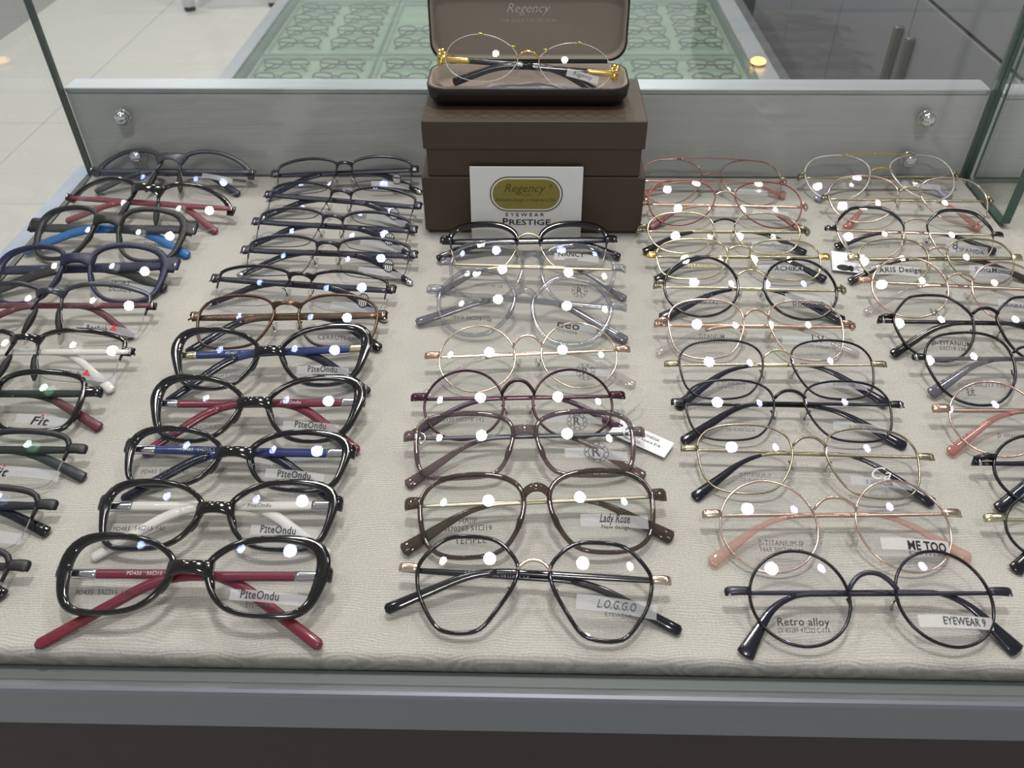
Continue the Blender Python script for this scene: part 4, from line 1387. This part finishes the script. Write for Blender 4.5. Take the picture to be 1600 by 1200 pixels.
# --- third column
G('C1', 'black and gold browline glasses standing right before the white card', 'brow', ('brow', 5.2, 3.2, 0.12, 'pale_gold'), 'black_gloss',
  ('arch', 8, 4, 'pale_gold', 1.0), (12, 6, 7, 'black_gloss'), ('navy_tip', 'black_tip', 6, 2.0, 6), lens='lens_blue',
  stick=(2, -9, 36, 6, -2, 'sticker_white'), rtext=[('NANCY', -2, -7, 4.2, 'print_black', 0, -1.5, .02), ('eyewear', -2, -11, 2.2, 'print_black')], bend=(-38, -74, 16))
G('C2', 'clear grey round plastic glasses with thin metal temples', 'panto', ('plastic', 2.6, 1.8, 2.6, 2.2, 3.2), 'clear_grey',
  ('arch', 8, 6, 'clear_grey', 1.7), (10, 7, 7, 'clear_grey'), ('champagne', 'smoke_tip', 2.4, 1.5, 6, 0.6), emblem=(2, -15, 6),
  ltext=[('50\u25a120-144 C8', 3, -14, 2.4, 'print_grey')], bend=(-36, -72, 26), slope=3)
G('C3', 'clear grey plastic glasses with angled crown-shaped tops', 'crown', ('plastic', 3.0, 2.4, 3.0, 2.6, 3.4), 'clear_grey',
  ('moulded', 8, 5.0, 4.0), (10, 9, 7, 'clear_grey'), ('clear_grey', 'smoke_tip', 4.6, 2.4, 7, 0.6), pads='moulded',
  stick=(10, -13, 20, 5), rtext=[('neo', 0, -13, 6, 'print_black', 0, -1.5, .02, 16), ('EYEWEAR', 0, -18, 2.2, 'print_black')],
  ltext=[('18416 50\u25a118-148', 0, -15, 2.8, 'print_black')], bend=(-26, -76, 26), slope=3)
G('C4', 'thin rose gold round glasses with clear temple tips', 'round', ('wire', 0.65), 'rose_gold',
  ('arch', 7, 7, 'rose_gold', 0.9), (5, 9, 5, 'copper_rose'), ('rose_gold', 'clear_tip', 2.2, 1.3, 6, 0.5), lens='lens_green',
  stick=(2, -14, 36, 5), emblem=(3, -14, 6.5), bend=(-34, -70, 28))
G('C5', 'dark plum round metal glasses with purple tips and a price tag', 'round', ('wire', 0.85), 'plum_metal',
  ('arch', 6, 9, 'plum_metal', 1.2), (7, 8, 5.5, 'plum_metal'), ('plum_metal', 'purple_tip', 2.4, 1.5, 5.5, 0.5), pads='clear_pad',
  stick=(0, -12, 36, 4.5), emblem=(2, -14, 6.5), ltext=[('6330 50\u25a118-142', 0, -12, 2.6, 'print_grey')], bend=(-30, -66, 24))
G('C6', 'taupe see-through plastic glasses with ring ornaments on the temples', 'rect', ('plastic', 2.5, 1.9, 2.6, 2.3, 3.2), 'taupe_clear',
  ('moulded', 8, 6, 0.5), (9, 6, 7, 'taupe_clear'), ('gunmetal', 'taupe_clear', 2.4, 1.6, 7, 0.6, ('silver', 9, 3.6)), pads='moulded',
  stick=(6, -8, 38, 6), emblem=(6, -7, 7.5), bend=(-30, -70, 30))
G('C7', 'smoky brown see-through square glasses with thin metal temples', 'soft_square', ('plastic', 2.6, 1.8, 2.5, 2.5, 3.2), 'brown_clear',
  ('moulded', 9, 5.4, 5.0), (10, 7, 7.5, 'brown_clear'), ('champagne', 'brown_clear', 2.2, 1.6, 8, 0.5), pads='moulded', lens='lens_green',
  stick=(6, -7, 38, 7), rtext=[('Lady Rose', 6, -6, 5, 'print_black', .4, -1.5, .015, 17), ('_________', 6, -6.5, 2, 'print_black', 0, -1.5, 0, 18), ('New design', 6, -10.8, 2.3, 'print_black', 0, -1.5, .01)],
  ltext=[('HA|IP', -2, -4.5, 3.0, 'print_black'), ('H70260 51\u25a119', -2, -8.8, 2.8, 'print_black', 0, -1.5, .01), ('TEMPLE', -1, -15.5, 3.6, 'print_black')], bend=(-34, -74, 25))
G('C8', 'black hexagonal glasses with a rose gold bridge, front of the middle column', 'hexr', ('wire', 1.15), 'black_gloss',
  ('arch', 8, 5, 'rose_gold', 1.0), (8, 9, 5, 'rose_gold'), ('black_tip', 'black_tip', 3.4, 2.0, 5.5, 0.5), pads='clear_pad',
  stick=(8, -8, 41, 7.5, -3), rtext=[('L.O.G.G.O', 8, -8, 4.4, 'print_grey', .35, -1.5, .01, 20), ('EYEWEAR', 9, -12.8, 2.2, 'print_grey')],
  ttext=('LOGGO MADE IN ITALY CE', 1.9, 'print_white', -1), bend=(-28, -74, 23), slope=-2)

# --- fourth column
G('D1', 'thin dusty rose aviator glasses at the back beside the box', 'aviator', ('wire', 0.6), 'pink_metal', ('double', 4, 1.0, 'pink_metal', 0.7),
  (6, 4, 5, 'rose_gold', 'loop'), ('copper_rose', 'rose_tip', 2.4, 1.2, 6, 0.72), stick=(-2, -12, 30, 5), bend=(-36, -66, 16))
G('D2', 'thin red-rimmed aviator glasses, second from the back beside the box', 'aviator', ('wire', 0.65), 'red_metal', ('arch', 6, 3.5, 'rose_gold', 0.75),
  (3, 4, 5, 'rose_gold', 'loop'), ('copper_rose', 'pink_red', 2.6, 1.2, 7, 0.7), stick=(0, -10, 30, 5), bend=(-34, -64, 24))
G('D3', 'pale gold rounded glasses with a dark bar bridge and black tips', 'panto', ('wire', 0.75), 'pale_gold', ('arch', 9, 2.4, 'black_metal', 0.9),
  (7, 7, 6, 'olive_gold', 'loop'), ('olive_gold', 'black_tip', 2.6, 1.4, 6, 0.5), stick=(2, -12, 34, 5),
  rtext=[('SantaMonica', 2, -12, 3.4, 'print_grey', .2), ('W', 2, -5, 4.5, 'print_grey')], bend=(-34, -66, 20))
G('D4', 'shiny yellow gold squarish glasses with navy tips', 'soft_square', ('wire', 0.8), 'pale_gold', ('arch', 7, 3.0, 'pale_gold', 0.9),
  (6, 7, 6, 'gold'), ('olive_gold', 'navy_tip', 2.6, 1.4, 6.5, 0.5), stick=(-6, -9, 36, 6), rtext=[('TACHIKARA', 2, -9, 4.2, 'print_black', .2, 2, .015)],
  ltext=[('TITANIUM', 6, -8, 3.4, 'print_gold')], bend=(-36, -66, 22))
G('D5', 'black-rimmed round glasses with a pale gold bridge and white sticker', 'round', ('wire', 1.05), 'black_gloss', ('arch', 7, 5.0, 'pale_gold', 0.9),
  (3, 6, 5, 'olive_gold', 'loop'), ('pale_gold', 'navy_tip', 2.2, 1.4, 8, 0.5), lens='lens_blue', stick=(4, -10, 34, 7),
  rtext=[('bossini', 2, -14, 5, 'print_grey', 0, -1.5, .012), ('\u25cf', 14, -14, 5, 'print_grey')], ltext=[('C1A', 4, -9.5, 3.2, 'print_grey'), ('51\u25a120 142', 0, -15, 3.4, 'print_grey')], bend=(-22, -66, 26))
G('D6', 'rose gold rounded square glasses with clear temple tips', 'soft_square', ('wire', 0.7), 'rose_gold', ('arch', 8, 5.5, 'copper_rose', 0.9),
  (7, 8, 5.5, 'copper_rose', 'loop'), ('copper_rose', 'clear_tip', 2.6, 1.4, 5.5, 0.6), stick=(-2, -10, 34, 6), lens='lens_white',
  rtext=[('LV', 6, -8.5, 6, 'print_black'), ('LOUIS VIOLETTE', 6, -14, 2.4, 'print_grey')], ltext=[('TITANIUM', 2, -8, 3.4, 'print_grey', 0, -1.5, .01, 18), ('LV2064 51\u25a117', 2, -12, 2.4, 'print_grey')], bend=(-32, -70, 22))
BT = [('\u03b2-TITANIUM-IT', 4, -12, 2.6, 'print_grey', 0, -1.5, 0, 18), ('CZ-19-1020 52\u25a118', 4, -15, 2.0, 'print_grey', 0, -1.5, 0, 17)]
G('D7', 'black wire squarish glasses with gold bridge and gold hinges', 'soft_square', ('wire', 0.75), 'black_metal', ('arch', 7, 5, 'pale_gold', 0.7),
  (6, 9, 4.5, 'olive_gold'), ('pale_gold', 'navy_tip', 2.0, 1.2, 6.5, 0.45), lens='lens_violet', stick=(4, -12, 32, 5), rtext=[('2-2030-C03', 4, -12, 2.2, 'print_grey')], ltext=BT, bend=(-30, -68, 30), pads='clear_pad')
G('D8', 'all black wire squarish glasses with black arched bridge', 'soft_square', ('wire', 0.75), 'black_metal', ('arch', 7, 5, 'black_metal', 1.1),
  (7, 8, 5, 'black_metal'), ('black_metal', 'black_tip', 2.2, 1.2, 6.5, 0.45), lens='lens_violet', stick=(4, -12, 34, 5), rtext=[('2-2030-C01', 4, -12, 2.2, 'print_grey')], ltext=BT, bend=(-28, -68, 28), slope=-1)
G('D9', 'olive gold wire squarish glasses with dark tips and white script', 'soft_square', ('wire', 0.7), 'olive_gold', ('arch', 8, 5.5, 'olive_gold', 0.9),
  (7, 9, 4.5, 'olive_gold'), ('olive_gold', 'black_tip', 2.0, 1.2, 6.5, 0.55), lens='lens_violet', stick=(2, -13, 36, 5), rtext=[('Ca', 2, -8, 8, 'print_white', .5), ('2-2030-C08', 0, -13.5, 2.2, 'print_grey')], ltext=BT, bend=(-32, -68, 30))
G('D10', 'rose gold round wire glasses with pink see-through tips', 'round', ('wire', 0.65), 'rose_gold', ('arch', 8, 6.5, 'rose_gold', 0.9),
  (8, 8, 5, 'rose_gold'), ('copper_rose', 'pink_clear', 2.0, 1.4, 6.5, 0.45), lens='lens_violet', stick=(3, -12, 38, 6.5, -2, 'sticker_white'),
  rtext=[('ME TOO', 9, -13, 5, 'print_black', 0, -1.5, .03, 22), ('EYEWEAR', 9, -17, 1.9, 'print_black', 0, -1.5, 0, 22)],
  ltext=[('\u03b2-TITANIUM-IP', 4, -11.5, 3.2, 'print_grey', 0, -3, 0, 24), ('1665 50\u25a119-145', 4, -15, 2.3, 'print_grey', 0, -3, 0.005)], bend=(-34, -70, 26))
G('D11', 'black round wire glasses with arched bridge at the front right', 'round', ('wire', 0.85), 'black_metal', ('arch', 3, 8.5, 'gunmetal', 1.3),
  (4, 11, 4.6, 'dark_metal'), ('dark_metal', 'navy_tip', 2.4, 1.4, 8.5, 0.5), lens='lens_violet', stick=(2, -12.5, 38, 6, -1, 'sticker_white'),
  rtext=[('EYEWEAR 9', 6, -12.5, 3.8, 'print_grey', 0, -1.5, .02, 22)],
  ltext=[('Retro alloy', -1, -13, 4.0, 'print_black', 0, -1.5, .01, 25), ('LV-83289 47\u25a122 C-17A', -1, -17, 2.5, 'print_black', 0, -1.5, 0, 25)], bend=(-46, -67, 30))

# --- fifth column
G('E1', 'pale gold and white double-bridge aviator glasses, farthest back near the right corner', 'aviator', ('wire', 0.7), 'white_metal', ('double', 5, 1.0, 'gold', 0.8),
  (6, 4, 5.5, 'olive_gold', 'loop'), ('olive_gold', 'lilac_tip', 2.6, 1.3, 8, 0.72), stick=(0, -12, 24, 5), bend=(-36, -60, 24))
G('E2', 'thin rose and gold aviator glasses with pink tips, second from the back', 'aviator', ('wire', 0.65), 'rose_gold', ('arch', 6, 4, 'pale_gold', 0.9),
  (5, 4, 5.5, 'olive_gold', 'loop'), ('olive_gold', 'rose_tip', 2.6, 1.3, 7, 0.6), stick=(2, -12, 30, 5), bend=(-32, -56, 30))
G('E3', 'black-browed gold glasses with a paper tag and pink hinges', 'bevel_top', ('brow', 2.6, 2.6, 0.05, 'rose_gold'), 'black_gloss', ('arch', 9, 3.5, 'rose_gold', 0.8),
  (6, 7, 4.5, 'black_gloss'), ('rose_gold', 'black_tip', 2.4, 1.4, 6.5, 0.5), stick=(2, -13, 34, 8, -2, 'sticker_film'),
  rtext=[('LIPANDA', 4, -15, 4.0, 'print_grey', 0, -1.5, .01), ('8', -8, -11, 8, 'print_grey')], ltext=[('53\u25a122-145', 4, -14, 2.6, 'print_grey')], bend=(-30, -64, 16))
G('E4', 'grey and gold round glasses with dark brown tips on the right', 'panto', ('wire', 0.75), 'olive_gold', ('arch', 8, 2.6, 'rose_gold', 0.9),
  (6, 7, 6, 'pale_gold'), ('olive_gold', 'brown_tip', 3.2, 1.5, 6, 0.45), stick=[(4, -10, 34, 9, -4), (0, -9, 32, 8, -6, 'sticker_white', -1)],
  rtext=[('SantaMonica', 6, -9, 4.2, 'print_black', .2, -1.5, .01)], ltext=[('PARIS Design', 0, -9, 4.4, 'print_black', 0, -1.5, .015)], bend=(-34, -70, 20))
G('E5', 'copper pink round glasses with clear temple tips on the right', 'round', ('wire', 0.8), 'rose_gold', ('arch', 7, 4, 'rose_gold', 0.9),
  (6, 8, 5, 'copper_rose'), ('rose_gold', 'clear_tip', 2.6, 1.5, 5, 0.55), stick=(6, -12, 34, 6), rtext=[('LANBAOGE', 4, -13, 3.2, 'print_grey', 0, -1.5, .01)], bend=(-30, -68, 26))
G('E6', 'black geometric metal glasses with open hinges near the right edge', 'bevel_top', ('wire', 1.0), 'black_metal', ('arch', 10, 4, 'black_metal', 1.2),
  (9, 8, 5.5, 'black_metal', 'loop'), ('black_metal', 'black_tip', 3.0, 1.6, 6.5, 0.5), pads='clear_pad', ltext=[('\u949b', 0, 10, 5, 'print_black'), ('\u03b2-TITANIUM', 8, -14, 3.4, 'print_black', 0, -1.5, .01), ('53\u25a118-138', 8, -18, 2.6, 'print_black')], bend=(-28, -66, 26))
G('E7', 'black rounded wire glasses with smoky grey temples at the right edge', 'panto', ('wire', 0.95), 'black_metal', ('arch', 10, 4, 'black_metal', 1.0),
  (10, 7, 5, 'black_metal'), ('smoke_tip', 'smoke_tip', 2.8, 1.8, 8, 0.5), ltext=[('8082 50\u25a117 136', 2, -14, 3.0, 'print_grey'), ('\u949b', -6, -19, 4.5, 'print_grey')], bend=(-28, -66, 26))
G('E8', 'rose gold wire glasses with pink tips at the right edge', 'round', ('wire', 0.75), 'rose_gold', ('arch', 8, 5, 'rose_gold', 0.9),
  (8, 8, 6, 'copper_rose'), ('copper_rose', 'rose_tip', 2.8, 1.5, 6, 0.5), lens='lens_violet', ltext=[('\u03b2 titanium IPI', 8, -13, 3.0, 'print_grey')], bend=(-30, -68, 28))
G('E9', 'black wire glasses with a looped hinge, second from front at the right edge', 'round', ('wire', 0.95), 'black_metal', ('arch', 8, 5, 'black_metal', 1.0),
  (9, 8, 6, 'black_metal', 'loop'), ('black_metal', 'navy_tip', 3.0, 1.6, 7, 0.5), lens='lens_blue', bend=(-30, -66, 28))
G('E10', 'black and pale gold wire glasses nearest the front at the right edge', 'round', ('wire', 0.8), 'black_metal', ('arch', 8, 5, 'pale_gold', 0.9),
  (7, 9, 5, 'pale_gold'), ('pale_gold', 'black_tip', 2.2, 1.4, 7.5, 0.5), lens='lens_green', bend=(-30, -62, 28))

# --- the gold pair shown in the open case
gold_pair = glasses('ornate gold rimless glasses displayed in the open case', (-4.0, 668.0, 0.0, 56), 58.0, 36.0, 17.0, 'oval', ('wire', 0.32, 'white_metal'), 'gold',
        ('arch', 3, 4.5, 'gold', 1.0), (-1, 3.5, 11, 'gold'), ('black_gloss', 'black_tip', 4.6, 2.4, 6, 0.35, ('gold', 22)), pads='clear_pad', z0=0.1055, roll=-5.0,
        stick=(7, -7, 26, 6, -8, 'sticker_white'), rtext=[('Regency', 7, -6.5, 3.2, 'print_grey', .35, -8)], bend=(-22, -58, 17), group='eyeglasses shown in the case', extra='gold')

# --- paper tags tied to two pairs
def paper_tag(loc, rz, w_, h_, label, lines, tilt=4.0, art=None, string=None):
    r_ = empty('paper_tag', loc, R_(rz))
    tag(r_, label, 'tag')
    v, f = box_geo(-w_ / 2, w_ / 2, -h_ / 2, h_ / 2, 0, 0.0004)
    T = Matrix.Rotation(R_(tilt), 4, 'X')
    mesh_obj('tag_card', [tuple(T @ Vector(p)) for p in v], f, 'tag_paper', r_, False)
    for (s, xx, yy, size) in lines:
        g = text_geo(s, size)
        mesh_obj('lettering', [tuple(T @ Vector((p[0] + xx, p[1] + yy, 0.0006))) for p in g[0]], g[1], 'print_black', r_, False)
    for (xx, yy, rx, ry) in (art or []):
        V = [(0, 0)] + [(rx * math.cos(q), ry * math.sin(q)) for q in np.linspace(0, 2 * math.pi, 20, endpoint=False)]
        mesh_obj('printed_patch', [tuple(T @ Vector((p[0] + xx, p[1] + yy, 0.0006))) for p in V], [(0, 1 + i, 1 + (i + 1) % 20) for i in range(20)], 'print_black', r_, False)
    if string:
        mesh_obj('string', *tube(string, 0.0004, 0.0004, prof=6), 'tag_string', r_)
paper_tag((0.0700, 0.3735, 0.0030), -33, 0.039, 0.0140, 'white price tag tied by a thread to the plum glasses',
          [('INDONESIA', 0.003, 0.0035, 0.0022), ('City Square E16', 0.004, -0.0005, 0.0021), ('12420', -0.002, -0.0042, 0.0021)],
          string=[(-0.018, 0.004, 0.001), (-0.022, 0.012, 0.006), (-0.020, 0.024, 0.012), (-0.014, 0.030, 0.013), (-0.012, 0.022, 0.009), (-0.016, 0.010, 0.003)])
paper_tag((0.2560, 0.5770, 0.0035), -12, 0.026, 0.026, 'small white square tag with black print tied to the black-browed glasses',
          [('LIPANDA', 0.004, 0.001, 0.0024)], art=[(-0.004, -0.0085, 0.0055, 0.0040), (0.0015, -0.0085, 0.002, 0.004)],
          string=[(0.0, 0.012, 0.001), (-0.004, 0.020, 0.008), (-0.008, 0.026, 0.012), (-0.004, 0.022, 0.009), (0.001, 0.013, 0.002)])
